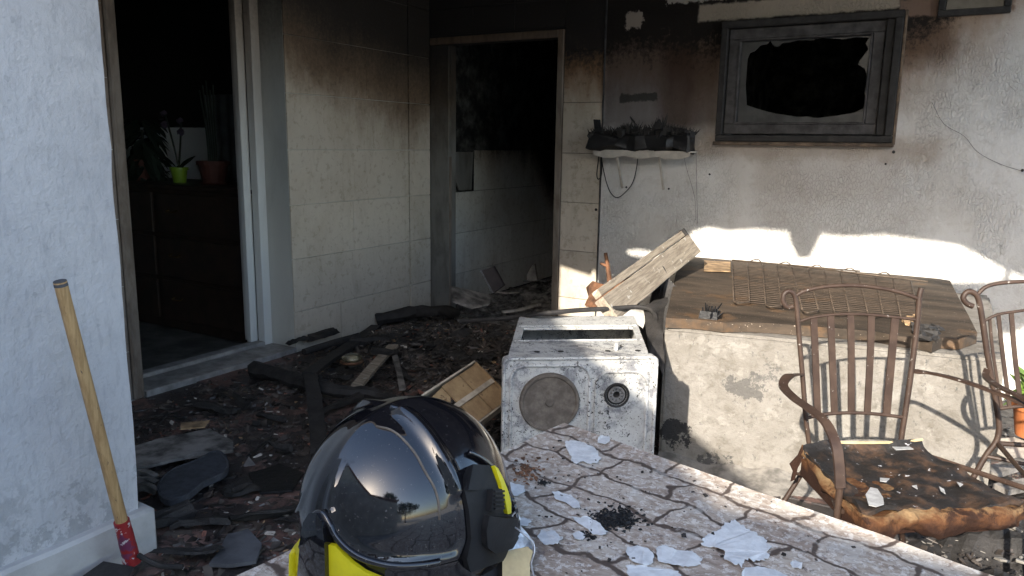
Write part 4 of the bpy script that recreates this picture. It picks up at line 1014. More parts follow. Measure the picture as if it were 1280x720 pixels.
for k, (x, y, lab) in enumerate(frags):
    p = W(x, y, Z=.04 if y > 450 else .09)
    lx, ly, th = rr.uniform(.05, .14), rr.uniform(.010, .032), rr.uniform(.004, .010)
    g = box(B(), -lx, lx, -ly, ly, -th, th, jit=.012); g.transform(Matrix.Translation(p) @ Matrix.Rotation(rr.uniform(0, 3.14), 4, 'Z') @ Matrix.Rotation(rr.uniform(-.25, .25), 4, 'X'))
    bmesh.ops.triangulate(g, faces=g.faces[:]); rough(g, .016, 22, k, cuts=3)
    O('charred_fragment', g, M_char, tag=('charred fragment '+lab, 'debris'), origin=p, group='charred fragments on the porch floor')
def scatter(name, n, mt, region, smin, smax, label, zf=0.0, seed=1, flatn=.4, dens=None):
    rr = random.Random(seed); verts, faces = [], []
    x0, x1, y0, y1 = region
    k = 0
    while k < n:
        x, y = rr.uniform(x0, x1), rr.uniform(y0, y1)
        if dens and not dens(x, y, rr): continue
        k += 1
        s = smin+(smax-smin)*rr.random()**3; lx, ly, lz = s*rr.uniform(.6, 2.4), s*rr.uniform(.4, 1), s*flatn*rr.uniform(.3, 1)
        Mx = Matrix.Rotation(rr.uniform(0, 6.28), 3, 'Z') @ Matrix.Rotation(rr.gauss(0, .35), 3, 'X') @ Matrix.Rotation(rr.gauss(0, .3), 3, 'Y')
        z = hgt(x, y)+zf+lz*.5
        b0 = len(verts)
        for a in (-1, 1):
            for b_ in (-1, 1):
                for c in (-1, 1):
                    v = Mx @ Vector((a*lx*rr.uniform(.5, 1), b_*ly*rr.uniform(.5, 1), c*lz*rr.uniform(.5, 1))); verts.append((x+v.x, y+v.y, z+v.z))
        for f in ((0, 1, 3, 2), (4, 6, 7, 5), (0, 4, 5, 1), (2, 3, 7, 6), (0, 2, 6, 4), (1, 5, 7, 3)): faces.append([b0+i for i in f])
    me = bpy.data.meshes.new(name); me.from_pydata(verts, [], faces); me.materials.append(mt)
    o = bpy.data.objects.new(name, me); COL.objects.link(o); o['kind'] = 'stuff'; o['label'] = label; o['category'] = 'debris'
def hgt(x, y):
    z = 0
    for cx, cy, rx, ry, h in ((-2.55, 3.95, .95, .62, .13), (-2.75, 5.6, .75, .9, .09), (-1.75, 2.9, .5, .5, .08), (.32, 2.75, .45, .9, .09)):
        r_ = ((x-cx)/rx)**2+((y-cy)/ry)**2
        if r_ < 1: z = max(z, (1-r_)*h*.9)
    return z
def dn1(x, y, rr):
    if x < PX+.04 and y < PE+.04: return False
    if x < -3.45 and y < 4.7: return False
    if x > FL.x-.02 and y > 2.9 and y < 4.7: return False
    d = (x+2.2)*.15+.62+.55*nz((x, y, 0), 1.9, 2)+(.25 if y > 3.2 else 0)
    return rr.random() < d
reg = (-3.44, -.9, 1.1, 4.66)
scatter('char_chips', 26000, M_chip, reg, .004, .024, 'black char chips strewn over the porch floor', 0, 1, dens=dn1)
scatter('ash_flakes', 3500, M_ash, reg, .003, .012, 'grey ash flakes strewn over the porch floor', .006, 2, .15, dn1)
scatter('tile_crumbs', 900, M_terr, reg, .004, .018, 'reddish tile crumbs strewn over the porch floor', .004, 3, .3, dn1)
scatter('pale_crumbs', 900, M_pale, reg, .003, .013, 'pale plaster crumbs strewn over the porch floor', .008, 4, .2, dn1)
scatter('splinters', 900, M_tan, reg, .003, .012, 'tan wood splinters strewn over the porch floor', .008, 6, .2, dn1)
scatter('rubble', 1500, M_boardg, (-3.45, -2.2, 4.72, 6.8), .008, .04, 'grey rubble bits on the floor of the second room', .0, 7, .5)
scatter('rubble', 350, M_spill, (-.1, .7, 2.0, 4.4), .004, .02, 'sunlit rubble bits right of the fridge', .0, 8, .4, lambda x, y, r: not (x < FR.x+.08 and y > FR.y-.1))
scatter('rubble', 1800, M_chip, (-.1, .7, 2.0, 4.4), .003, .014, 'black char bits right of the fridge', .0, 9, .4, lambda x, y, r: not (x < FR.x+.08 and y > FR.y-.1))

g = B(); rr = random.Random(33)
for k in range(240):
    x, y = rr.uniform(-3.2, -1.4), rr.uniform(1.5, 4.5)
    if rr.random() > .3+.5*(y > 3): continue
    z = hgt(x, y)+.012; a = rr.uniform(0, 6.28); L_2 = rr.uniform(.05, .22); c, s_ = math.cos(a), math.sin(a)
    tube(g, [(x, y, z), (x+c*L_2*.5+rr.gauss(0, .01), y+s_*L_2*.5+rr.gauss(0, .01), z+rr.uniform(0, .03)), (x+c*L_2, y+s_*L_2, z+rr.uniform(0, .03))], rr.uniform(.002, .007), 5, 2, r1=.002)
O('charred_twigs', rough(g, .004, 30), M_char, kind='stuff', tag=('tangle of thin charred sticks over the floor debris', 'debris'), origin=(-2.3, 3, 0))
# ================================================================== SHOVEL HANDLE
hT = W(75, 352, X=-1.99); hB = Vector((-1.97, 1.17, .0))
hB = W(153, 655, X=-2.03)
dirv = (hT-hB).normalized()
toe = hB-dirv*((hB.z-.03)/dirv.z)
sv = T('shovel', 'wooden handled tool with chipped red socket leaning against the bluish white wall', 'shovel', toe)
gh = tube(B(), [hB+dirv*.0, hB.lerp(hT, .5)+Vector((0, 0, .002)), hT], .0175, 14, 8, r1=.0165)
O('handle', gh, M_handle, sv, smooth=40)
O('handle_tip', tube(B(), [hT-dirv*.012, hT+dirv*.002], .0172, 14, 1, r1=.0160), M_slate, sv, smooth=40)
O('socket', rough(tube(B(), [toe+dirv*.02, toe+dirv*.06, hB+dirv*.012], .026, 16, 6, r1=.022), .0015, 40), M_red, sv, smooth=50)
bx_ = toe+Vector((.0, -.02, 0))
O('blade', rough(prism(B(), [toe+Vector((.05, -.03, .03)), toe+Vector((.16, -.16, .012)), toe+Vector((.12, -.26, .008)), toe+Vector((-.02, -.24, .012)), toe+Vector((-.05, -.06, .03))], (0, 0, .004)), .002, 8), M_dark, sv)
O('collar_loop', tube(B(), [toe+Vector((.03, .0, .05)), toe+Vector((.07, .01, .035)), toe+Vector((.10, .03, .02)), toe+Vector((.15, .06, .02))], .008, 8, 5), M_dark, sv)

# ================================================================== TABLE
TZ = .72
tc = [W(705, 530, Z=TZ)]
e1 = (W(1240, 720, Z=TZ)-tc[0]).normalized(); e2 = (W(300, 720, Z=TZ)-tc[0]).normalized()
tc += [tc[0]+e1*1.55, tc[0]+e1*1.55+e2*.9, tc[0]+e2*.9]
cen = sum(tc, Vector())/4
tb = T('table', 'patio table standing in front of the cooker and the chairs', 'table', (cen.x, cen.y, 0))
def inset(d, z): return [Vector(((cen+(p-cen)*(1-d)).x, (cen+(p-cen)*(1-d)).y, z)) for p in tc]
O('table_top', prism(B(), inset(.012, TZ-.003), (0, 0, -.022)), M_tabledge, tb)
O('apron', prism(B(), inset(.12, TZ-.026), (0, 0, -.06)), M_tabledge, tb)
for p in inset(.14, 0): O('leg', box(B(), p.x-.022, p.x+.022, p.y-.022, p.y+.022, 0, TZ-.087), M_tabledge, tb)
# oilcloth
g = B(); nn = 60; vs = {}
for i in range(nn+1):
    for j in range(nn+1):
        p = (tc[0].lerp(tc[1], i/nn)).lerp(tc[3].lerp(tc[2], i/nn), j/nn)
        ed = min(i, nn-i, j, nn-j)/nn
        p.z = TZ+.0015*nz(p, 9)+.0012*nz(p, 30, 4)+(.003 if ed == 0 else 0)
        if ed == 0: p += Vector((nz(p, 14)*.003, nz(p, 14, 7)*.003, 0))
        vs[i, j] = g.verts.new(p)
for i in range(nn):
    for j in range(nn): g.faces.new((vs[i, j], vs[i+1, j], vs[i+1, j+1], vs[i, j+1]))
border = [vs[i, 0] for i in range(nn+1)]+[vs[nn, j] for j in range(1, nn+1)]+[vs[i, nn] for i in range(nn-1, -1, -1)]+[vs[0, j] for j in range(nn-1, 0, -1)]
low_ = [g.verts.new(v.co+(v.co-cen).normalized()*.004*Vector((1, 1, 0)).length-Vector((0, 0, .028))) for v in border]
for k in range(len(border)): j = (k+1) % len(border); g.faces.new((border[k], low_[k], low_[j], border[j]))
O('tablecloth', g, M_cloth, tag=('stone-patterned oilcloth spread over the patio table', 'tablecloth'), origin=(cen.x, cen.y, TZ), smooth=60)
# flakes of paint fallen on the cloth (px in the 3.2x crop at 600,520)
def z3(L): return [(600+x/3.2, 520+y/3.2) for x, y in L]
flakes = [
 ([(340, 100), (375, 98), (415, 105), (460, 125), (470, 145), (480, 165), (478, 185), (445, 190), (410, 183), (385, 190), (365, 178), (362, 155), (345, 130)], 'large pale paint flake near the far corner of the tablecloth'),
 ([(470, 90), (490, 80), (515, 85), (520, 102), (500, 112), (472, 105)], 'small round paint flake beside the far corner flake on the cloth'),
 ([(100, 270), (130, 268), (175, 280), (180, 300), (150, 320), (115, 315)], 'paint flake on the cloth close to the right side of the helmet'),
 ([(290, 305), (320, 305), (360, 318), (395, 340), (402, 370), (375, 368), (345, 345), (300, 330)], 'narrow paint flake between far flake and black soot spot'),
 ([(370, 402), (400, 405), (440, 405), (470, 425), (510, 465), (495, 478), (450, 470), (430, 450), (385, 425)], 'ragged paint flake just left of the black soot spot'),
 ([(232, 480), (245, 455), (270, 465), (290, 452), (310, 470), (332, 490), (310, 510), (270, 515), (240, 505)], 'jagged paint flake on the cloth low beside the foil'),
 ([(140, 410), (175, 405), (205, 420), (190, 440), (150, 438)], 'small paint flake tucked against the helmet rear'),
 ([(370, 470), (395, 460), (425, 475), (410, 495), (378, 490)], 'small paint flake below the ragged one on the cloth'),
 ([(885, 500), (915, 470), (960, 450), (985, 425), (1020, 418), (1060, 440), (1100, 470), (1140, 490), (1162, 530), (1150, 570), (1110, 580), (1060, 575), (1045, 600), (1000, 590), (975, 565), (980, 540), (930, 525), (890, 520)], 'largest paint flake on the cloth in front of the first chair'),
 ([(585, 525), (620, 518), (665, 525), (695, 550), (695, 585), (660, 600), (610, 580), (590, 555)], 'round paint flake left of a pair on the cloth front'),
 ([(700, 530), (740, 515), (780, 535), (830, 540), (870, 555), (890, 580), (860, 600), (810, 600), (760, 590), (715, 580)], 'wide paint flake right of the round one on the cloth front'),
 ([(580, 600), (640, 598), (720, 610), (790, 620), (820, 660), (600, 660)], 'paint flake along the bottom middle of the tablecloth'),
 ([(1050, 610), (1110, 600), (1180, 615), (1230, 640), (1240, 660), (1060, 660)], 'paint flake at the lower right of the tablecloth'),
 ([(1240, 590), (1260, 575), (1290, 590), (1285, 610), (1250, 605)], 'tiny paint flake nearest the table edge by the chair'),
]
for L, lab in flakes:
    P = []
    px = z3(L); c_ = (sum(a for a, b in px)/len(px), sum(b for a, b in px)/len(px))
    for i in range(len(px)):
        a, b_ = px[i], px[(i+1) % len(px)]
        for t in (0, .2, .4, .6, .8):
            x, y = a[0]+(b_[0]-a[0])*t, a[1]+(b_[1]-a[1])*t
            k = 1+.13*nz((x, y, 0), .25)+.10*nz((x, y, 3), .8); x, y = c_[0]+(x-c_[0])*k, c_[1]+(y-c_[1])*k
            P.append(W(x, y, Z=TZ+.0040)+Vector((0, 0, max(0, .0045*nz((x, y, 1), .10)))))
    g = prism(B(), P, (0, 0, -.0007)); c3 = sum(P, Vector())/len(P)
    O('paint_flake', g, M_flake, tag=(lab, 'paint flake'), origin=c3, group='paint flakes on the tablecloth')
rr = random.Random(4)
def crumb_field(name, cx, cy, rad, n, mt, smin, smax, label, cat='debris', kind='stuff', ell=(1, 1)):
    g = B()
    for k in range(n):
        a = rr.uniform(0, 6.28); r_ = rad*abs(rr.gauss(0, .45)); p = W(cx+math.cos(a)*r_*ell[0], cy+math.sin(a)*r_*ell[1], Z=TZ+.003)
        s = rr.uniform(smin, smax); box(g, -s, s, -s*.6, s*.6, -s*.25, s*.35, M=Matrix.Translation(p) @ Matrix.Rotation(rr.uniform(0, 6), 4, 'Z') @ Matrix.Rotation(rr.gauss(0, .3), 4, 'X'), jit=s*.3)
    O(name, g, mt, kind=kind, tag=(label, cat), origin=W(cx, cy, Z=TZ))
crumb_field('soot_pile', 768, 648, 32, 1100, M_burnt, .0009, .0030, 'black soot spot of fine char on the tablecloth', ell=(1.1, .45))
crumb_field('soot_pile', 735, 670, 14, 30, M_burnt, .001, .003, 'few dark char crumbs below the black soot spot', ell=(1, .5))
crumb_field('dry_leaves', 660, 588, 26, 90, M_rust, .001, .004, 'brown leaf crumbs on the cloth near the helmet', ell=(1, .8))
crumb_field('soot_pile', 679, 603, 7, 130, M_burnt, .001, .002, 'tiny round dark spot beside the brown leaf crumbs', ell=(1, .6))
g = B()
for k in range(420):
    p = tc[0]+e1*rr.uniform(.02, 1.2)+e2*rr.uniform(.02, .75); s = rr.uniform(.0008, .0028)
    box(g, -s, s, -s*.6, s*.6, 0, s*.5, M=Matrix.Translation((p.x, p.y, TZ+.003)) @ Matrix.Rotation(rr.uniform(0, 6), 4, 'Z'))
O('char_specks', g, M_chip, kind='stuff', tag=('fine char specks sprinkled over the tablecloth', 'debris'), origin=(cen.x, cen.y, TZ))
for x, y, s, lab in ((882, 619, .006, 'on a pale stone in the sunlit part of the cloth'), (891, 668, .005, 'on the largest paint flake'), (855, 670, .006, 'just left of the largest paint flake'), (803, 590, .004, 'near the far edge of the cloth by the cooker'), (762, 700, .005, 'near the bottom between two wide flakes'), (980, 693, .005, 'right of the largest paint flake near the cloth edge')):
    s *= .6; p = W(x, y, Z=TZ+.004); g = box(B(), -s, s, -s*.7, s*.7, -.001, .002, M=Matrix.Translation(p) @ Matrix.Rotation(x, 4, 'Z'), jit=.001)
    O('char_bit', g, M_char, tag=('small black char bit '+lab, 'debris'), origin=p, group='single char bits on the tablecloth')

# ================================================================== CHAIRS
def chair(name, label, PL, PR, lean, fdeg, px, arms, seat, group):
    """PL, PR: tops of the back; px: traced members on the back plane"""
    t = T(name, label, 'chair', ((PL.x+PR.x)/2, (PL.y+PR.y)/2, 0), 0, group)
    u = (PR-PL).normalized(); f = Vector((math.cos(R(fdeg)), math.sin(R(fdeg)), 0))
    dwn = (Vector((0, 0, -1))+f*lean).normalized(); n = u.cross(dwn).normalized()
    bp_ = lambda x, y: W(x, y, P=PL, n=n)
    for nm, path, r_, fl in px:
        P = [bp_(x, y) for x, y in path]
        g = B()
        if fl: tube(g, P, r_, 4, 4, flat=.0025, side=u)
        else: tube(g, P, r_, 10, 5)
        O(nm, g, M_chair, t, smooth=40)
    for path, r_, fl in arms:
        P = [W(x, y, D=d) if d else bp_(x, y) for x, y, d in path]
        g = B(); tube(g, P, r_, 10, 5, flat=fl, side=Vector((0, 0, 1)).cross(f) if fl else None)
        O('arm', g, M_chair, t, smooth=40)
    return t, u, f, bp_
PL, PR = W(984, 371, D=2.3), W(1150, 364, D=2.3)
CHG = 'brown metal garden chairs by the fridge'
scroll = lambda cx, cy, r_, s: [(cx+s*r_*math.cos(a)*(1-.07*k), cy-r_*math.sin(a)*(1-.07*k)) for k, a in enumerate([i*.8 for i in range(8)])]
chair1, u1, f1v, bp1 = chair('garden_chair', 'brown metal garden chair with slatted back and burnt cushion in front of the fridge', PL, PR, .06, -52, [
    ('upright', [(991, 383), (984, 384), (979, 377), (980, 368), (986, 364), (993, 369), (996, 385), (998, 410), (1001, 445), (1004, 480), (1007, 520), (1010, 545), (1012, 570), (1003, 590), (983, 622), (958, 662)], .0075, 0),
    ('upright', [(1152, 360), (1149, 372), (1147, 400), (1141, 450), (1134, 500), (1127, 545), (1124, 575)], .0085, 0),
    ('top_rail', [(994, 370), (1008, 363), (1035, 358), (1070, 357), (1105, 361), (1130, 367), (1147, 373)], .006, 0),
    ('cross_rail', [(999, 402), (1015, 397), (1045, 393), (1080, 393), (1115, 396), (1146, 400)], .0045, 0),
    ('cross_rail', [(1006, 523), (1030, 518), (1065, 516), (1100, 518), (1131, 522)], .0055, 0),
    ('slat', [(1017, 398), (1019, 440), (1022, 518)], .0100, 1), ('slat', [(1038, 395), (1040, 440), (1043, 517)], .0100, 1),
    ('slat', [(1063, 393), (1064, 440), (1064, 516)], .0100, 1), ('slat', [(1089, 394), (1088, 440), (1084, 517)], .0100, 1),
    ('slat', [(1119, 397), (1115, 440), (1108, 519)], .0115, 1)],
    [([(1000, 468, 0), (986, 470, 2.28), (979, 482, 2.22), (992, 497, 2.14), (1012, 511, 2.05), (1032, 528, 1.98), (1045, 556, 1.93), (1049, 585, 1.92), (1050, 610, 1.92)], .013, .0035),
     ([(1142, 464, 0), (1160, 466, 2.32), (1185, 471, 2.25), (1215, 480, 2.18), (1245, 491, 2.12), (1275, 503, 2.06), (1305, 520, 2.02), (1325, 550, 2.0), (1330, 590, 2.0)], .009, .0035)],
    None, CHG)
fl_, fr_ = W(1050, 610, D=1.92), W(1330, 590, D=2.0); lb, rb = bp1(1012, 568), bp1(1124, 572)
for a in (fl_, fr_): O('leg', tube(B(), [a, Vector((a.x, a.y, .2)), Vector((a.x+.01, a.y-.02, .0))], .009, 10, 3), M_chair, chair1, smooth=40)
O('leg', tube(B(), [rb, rb+Vector((.02, .05, -.2)), Vector((rb.x+.04, rb.y+.12, 0))], .009, 10, 3), M_chair, chair1, smooth=40)
ringp = [Vector((p.x, p.y, .40)) for p in (lb, rb, fr_, fl_, lb)]
O('seat_frame', tube(B(), ringp, .008, 8, 1), M_chair, chair1, smooth=40)
O('stretcher', tube(tube(B(), [W(995, 592, D=2.28), W(1060, 600, D=2.3), W(1120, 610, D=2.33)], .005, 8, 1), [W(1003, 583, D=2.28), W(1040, 605, D=2.15)], .005, 8, 1), M_chair, chair1, smooth=40)
# burnt cushion
cs = T('cushion', 'burnt seat cushion with charred top and torn orange foam edge on the chair', 'cushion', W(1130, 600, Z=.42))
bk = [(1003, 563), (1030, 559), (1060, 560), (1095, 560), (1128, 559), (1152, 556)]
ft = [(1078, 642), (1105, 640), (1140, 635), (1185, 634), (1230, 634), (1278, 628)]
g = B(); rows = []
NI, NJ = 30, 22
bkP = smooth_path([W(x, y, Z=.45) for x, y in bk], 6); ftP = smooth_path([W(x, y, Z=.44) for x, y in ft], 6)
bkP = [bkP[int(i*(len(bkP)-1)/NI)] for i in range(NI+1)]; ftP = [ftP[int(i*(len(ftP)-1)/NI)] for i in range(NI+1)]
for j in range(NJ+1):
    t = j/NJ; row = []
    for i in range(NI+1):
        p = bkP[i].lerp(ftP[i], t); s = i/NI
        p.z += .018*nz(p, 9)+.010*nz(p, 24, 3)-.02*math.sin(math.pi*s)*math.sin(math.pi*t)+(.012 if j in (0,) else 0)
        p += Vector((nz(p, 20, 1)*.006, nz(p, 20, 2)*.006, 0)); row.append(g.verts.new(p))
    rows.append(row)
for a, b_ in zip(rows, rows[1:]):
    for i in range(NI): g.faces.new((a[i], a[i+1], b_[i+1], b_[i]))
gt = bmesh.ops.extrude_face_region(g, geom=g.faces[:]); bmesh.ops.translate(g, verts=[v for v in gt['geom'] if isinstance(v, bmesh.types.BMVert)], vec=(0, 0, -.012))
O('charred_cover', g, M_leather, cs, smooth=60)
# foam body: bulging front roll
g = B(); prev = None
frontdir = f1v
sec = [(0, -.006), (.022, -.008), (.036, -.028), (.040, -.055), (.026, -.082), (-.03, -.095), (-.09, -.085)]
path = [bkP[0].lerp(ftP[0], t) for t in (0, .25, .5, .75)]+ftP[::2]
for i, p in enumerate(path):
    if i < 3: od = (ftP[0]-ftP[-1]).normalized()
    elif i == 3: od = ((ftP[0]-ftP[-1]).normalized()+frontdir).normalized()
    else: od = frontdir
    k = 1+.35*nz(p, 7, 2); sc_ = .18 if i < 2 else (.4 if i < 4 else .62+.3*nz(p, 11, 6))
    row = [g.verts.new(p+od*a*k*sc_+Vector((0, 0, b_*k*sc_))+Vector((nz(p+Vector((a, b_, 0))*8, 22, 1), nz(p, 22, 5), nz(p+Vector((a, b_, 0))*9, 25, 9)))*.009) for a, b_ in sec]
    if prev:
        for a in range(len(sec)-1): g.faces.new((prev[a], row[a], row[a+1], prev[a+1]))
    prev = row
bmesh.ops.subdivide_edges(g, edges=g.edges[:], cuts=2, use_grid_fill=True)
for v in g.verts: v.co += Vector((nz(v.co, 30), nz(v.co, 30, 4), nz(v.co, 30, 8)))*.009+Vector((nz(v.co, 70), nz(v.co, 70, 4), nz(v.co, 70, 8)))*.005
O('foam_edge', g, M_foam, cs, smooth=True)
g = prism(B(), [Vector((p.x, p.y, .425)) for p in bkP[::3]+ftP[::-3]], (0, 0, -.05)); O('foam_pad', g, M_foam, cs)
O('torn_flap', rough(prism(B(), [W(x, y, D=2.27) for x, y in ((1003, 556), (1010, 560), (1003, 575), (997, 585), (994, 600), (989, 602), (991, 590), (988, 580), (998, 568))], fw*.006), .003, 30), M_foam, cs)
def onC(L, z): return [W(x, y, Z=z) for x, y in L]
for L, lab in (([(1082, 618), (1088, 609), (1097, 611), (1104, 622), (1105, 630), (1095, 633), (1086, 631)], 'largest white paint flake on the charred cushion near its front left corner'), ([(1115, 558), (1135, 557), (1142, 561), (1120, 562)], 'long thin white flake at the back edge of the charred cushion'), ([(1174, 608), (1180, 611), (1182, 617), (1176, 613)], 'small white flake right of the middle of the charred cushion'), ([(1100, 597), (1112, 598), (1108, 602), (1100, 601)], 'small white flake left of the middle of the charred cushion'), ([(1196, 602), (1204, 605), (1200, 608)], 'rightmost tiny white flake on the charred cushion'), ([(1140, 607), (1146, 606), (1147, 611)], 'tiny white flake in the very middle of the charred cushion')):
    P = onC(L, .458); O('paint_flake', prism(B(), P, (0, 0, -.002)), M_flaked, tag=(lab, 'paint flake'), origin=P[0], group='paint flakes on the chair cushion')
# pale lining strip on back of the cushion
O('lining_edge', tube(B(), [p+Vector((0, 0, .016)) for p in bkP[8:]], .004, 6, 1), M_lin, cs)

P2 = W(1215, 371, D=2.3); P2r = P2+Vector((.40, .17, 0))
chair2, u2, f2v, bp2 = chair('garden_chair', 'second brown metal garden chair cut off at the right edge', P2, P2r, .06, -60, [
    ('upright', [(1216, 383), (1208, 379), (1204, 372), (1209, 365), (1217, 366), (1223, 374), (1228, 400), (1233, 435), (1239, 470), (1246, 510), (1249, 535), (1245, 552), (1232, 570), (1216, 598), (1200, 625)], .0085, 0),
    ('upright', [(1368, 355), (1362, 400), (1355, 450), (1345, 550)], .0085, 0),
    ('top_rail', [(1222, 368), (1232, 359), (1250, 354), (1285, 352), (1320, 354), (1362, 362)], .006, 0),
    ('cross_rail', [(1229, 402), (1245, 394), (1265, 390), (1300, 387), (1360, 392)], .0045, 0),
    ('cross_rail', [(1243, 512), (1280, 508), (1350, 512)], .0055, 0),
    ('slat', [(1237, 398), (1241, 440), (1252, 510)], .004, 1), ('slat', [(1248, 394), (1253, 440), (1262, 510)], .0055, 1),
    ('slat', [(1264, 391), (1268, 440), (1276, 508)], .0065, 1), ('slat', [(1292, 388), (1294, 440), (1300, 508)], .0085, 1), ('slat', [(1325, 388), (1325, 440), (1325, 508)], .0085, 1)],
    [([(1234, 462, 0), (1232, 470, 2.28), (1240, 478, 2.2), (1256, 487, 2.12), (1275, 496, 2.05), (1300, 515, 2.0), (1310, 560, 1.98)], .009, .0035),
     ([(1355, 460, 0), (1400, 470, 2.3), (1440, 500, 2.2), (1450, 560, 2.15)], .009, .0035)], None, CHG)
a_, b2_, c2_, d2_ = W(1310, 560, D=1.98), W(1450, 560, D=2.15), bp2(1345, 550), bp2(1249, 540)
for a in (a_, b2_, c2_): O('leg', tube(B(), [a, Vector((a.x, a.y, .2)), Vector((a.x, a.y, .0))], .009, 10, 3), M_chair, chair2, smooth=40)
O('seat_frame', tube(B(), [Vector((p.x, p.y, .42)) for p in (d2_, c2_, b2_, a_, d2_)], .008, 8, 1), M_chair, chair2, smooth=40)
O('stretcher', tube(B(), [W(1232, 570, D=2.35), W(1290, 582, D=2.3)], .006, 8, 1), M_chair, chair2, smooth=40)

# ================================================================== RIGHT EDGE: pot plant, paper, boards
p = W(1289, 545, Z=.08)
t = T('potted_plant', 'green leafy plant in an orange pot behind the second chair', 'plant', (p.x, p.y, .08))
O('pot', pot(B(), (p.x, p.y, .08), .085, .15), M_oran, t, smooth=30)
g = B(); rr = random.Random(8)
for k in range(46):
    a = rr.uniform(0, 6.28); s0 = Vector((p.x, p.y, .2)); leafy(g, s0+Vector((math.cos(a)*.02, math.sin(a)*.02, rr.uniform(0, .1))), s0+Vector((math.cos(a)*rr.uniform(.06, .13), math.sin(a)*rr.uniform(.06, .13), rr.uniform(.02, .24))), rr.uniform(.02, .035), .3)
O('leaves', g, M_leafg, t)
P = [W(x, y, Z=.06) for x, y in ((1248, 566), (1252, 550), (1268, 548), (1290, 556), (1300, 575), (1270, 578))]
O('paper', rough(prism(B(), P, (0, 0, .004)), .01, 8), M_white, tag=('white crumpled sheet on the ground beside the plant pot', 'sheet'), origin=P[0])
for x0, y0, x1, y1, z, lab in ((1236, 592, 1282, 578, .10, 'dark charred board at the foot of the second chair'), (1250, 612, 1290, 604, .09, 'grey scrap of board lying under the second chair')):
    P = [W(x0, y0, Z=z), W(x1, y1, Z=z)]
    O('board', rough(tube(B(), P, .03, 4, 3, flat=.01, side=(0, 1, 0)), .006, 12), M_boardg, tag=(lab, 'board'), origin=P[0])

# ================================================================== HELMET
HC = Vector((-.617, .769, TZ+.106)); HA, HB_, HV, HL = .146, .129, .134, .106
HF = R(-104)
hd = T('helmet', 'glossy black firefighter helmet with yellow reflective patches standing on the table', 'helmet', (HC.x, HC.y, TZ), HF)
Mh = mat_of(hd); Mhi = Mh.inverted()
def hprof(z):        # horizontal scale at local height above the table
    zz_ = z-HL
    if zz_ >= 0: return math.sqrt(max(0, 1-(min(1, zz_/HV))**2))
    return 1-.07*(zz_/HL)**2
def hF(p): # implicit
    zz_ = p.z-HL; r_ = math.hypot(p.x/(HA if p.x > 0 else HA*1.0), p.y/HB_)
    if zz_ >= 0: return math.sqrt(r_*r_+(zz_/HV)**2)-1
    return r_/(1-.07*(zz_/HL)**2)-1
def hhit(x, y, off=0):
    o_ = Mhi @ CC; d = (Mhi.to_3x3() @ ray(x, y)).normalized()
    lo = None; t = .5; best = (9, 0)
    while t < 1.6:
        f_ = hF(o_+d*t)
        if f_ < best[0]: best = (f_, t)
        if f_ < 0: lo = t; break
        t += .004
    if lo is None: t = best[1]
    else:
        a, b_ = lo-.004, lo
        for _ in range(14):
            m_ = (a+b_)/2
            if hF(o_+d*m_) > 0: a = m_
            else: b_ = m_
        t = b_
    p = o_+d*t
    nn_ = Vector((p.x/HA**2, p.y/HB_**2, max(0, (p.z-HL))/HV**2)).normalized()
    return p+nn_*off, nn_
def Z8(L): return [(360+x/3.129, 490+y/3.129) for x, y in L]
# ridge curves (in the 3.129x crop)
rA = Z8([(395, 62), (440, 75), (490, 110), (540, 165), (590, 240), (630, 310), (662, 385)])
rB = Z8([(170, 470), (180, 530), (225, 590), (290, 635), (370, 662), (450, 668), (530, 662), (600, 655), (660, 640), (690, 570), (680, 470), (664, 388)])
rC = Z8([(125, 560), (128, 500), (140, 472), (160, 478), (178, 510)])
rD = Z8([(330, 118), (250, 190), (200, 270), (175, 370), (160, 460)])
def seg3(L): return [hhit(x, y)[0] for x, y in L]
RC = [(seg3(rA), .010, .0095), (seg3(rB), .0055, .006), (seg3(rD), .0035, .006)]
def dseg(p, a, b_):
    ab = b_-a; t = max(0, min(1, (p-a).dot(ab)/max(1e-9, ab.dot(ab)))); return (p-a-ab*t).length
g = B(); NU, NV = 220, 110; vs = {}
for j in range(NV+1):
    v = j/NV
    if v < .28: z = -.0+HL*(v/.28)*1.0; w_ = hprof(z)
    else:
        th = (v-.28)/.72*math.pi/2; z = HL+HV*math.sin(th); w_ = math.cos(th)
    for i in range(NU):
        a = 2*math.pi*i/NU; p = Vector((HA*math.cos(a)*w_, HB_*math.sin(a)*w_, z)); nn_ = Vector((p.x/HA**2, p.y/HB_**2, max(0, z-HL)/HV**2)).normalized()
        pm = Vector((p.x, abs(p.y), p.z)); d_ = 0
        for curve, amp, sg in RC:
            dm = min(dseg(pm, curve[k], curve[k+1]) for k in range(len(curve)-1))
            if dm < sg*3: d_ = max(d_, amp*math.exp(-(dm/sg)**2)*min(1, (pm.y/(.022 if p.y > 0 else .06))**2))
        # centre crest
        d_ = max(d_, .003*math.exp(-(p.y/.014)**2)*min(1, max(0, (z-.02)/.08))*min(1, max(0, (p.x+.08)/.08)))
        # rear neck roll
        if p.x < -.02: d_ += .010*max(0, min(1, (-.02-p.x)/.05))*math.exp(-((z-.07)/.05)**2)
        # brow flare
        if z < .03: d_ += .010*(1-z/.03)**2*(1 if p.x > 0 else .3)
        vs[i, j] = g.verts.new(p+nn_*d_) if j < NV else None
top = g.verts.new((0, 0, HL+HV+.004))
for j in range(NV):
    for i in range(NU):
        k = (i+1) % NU
        if j < NV-1: g.faces.new((vs[i, j], vs[k, j], vs[k, j+1], vs[i, j+1]))
        else: g.faces.new((vs[i, j], vs[k, j], top))
O('shell', g, M_shell, hd, local=True, smooth=True)
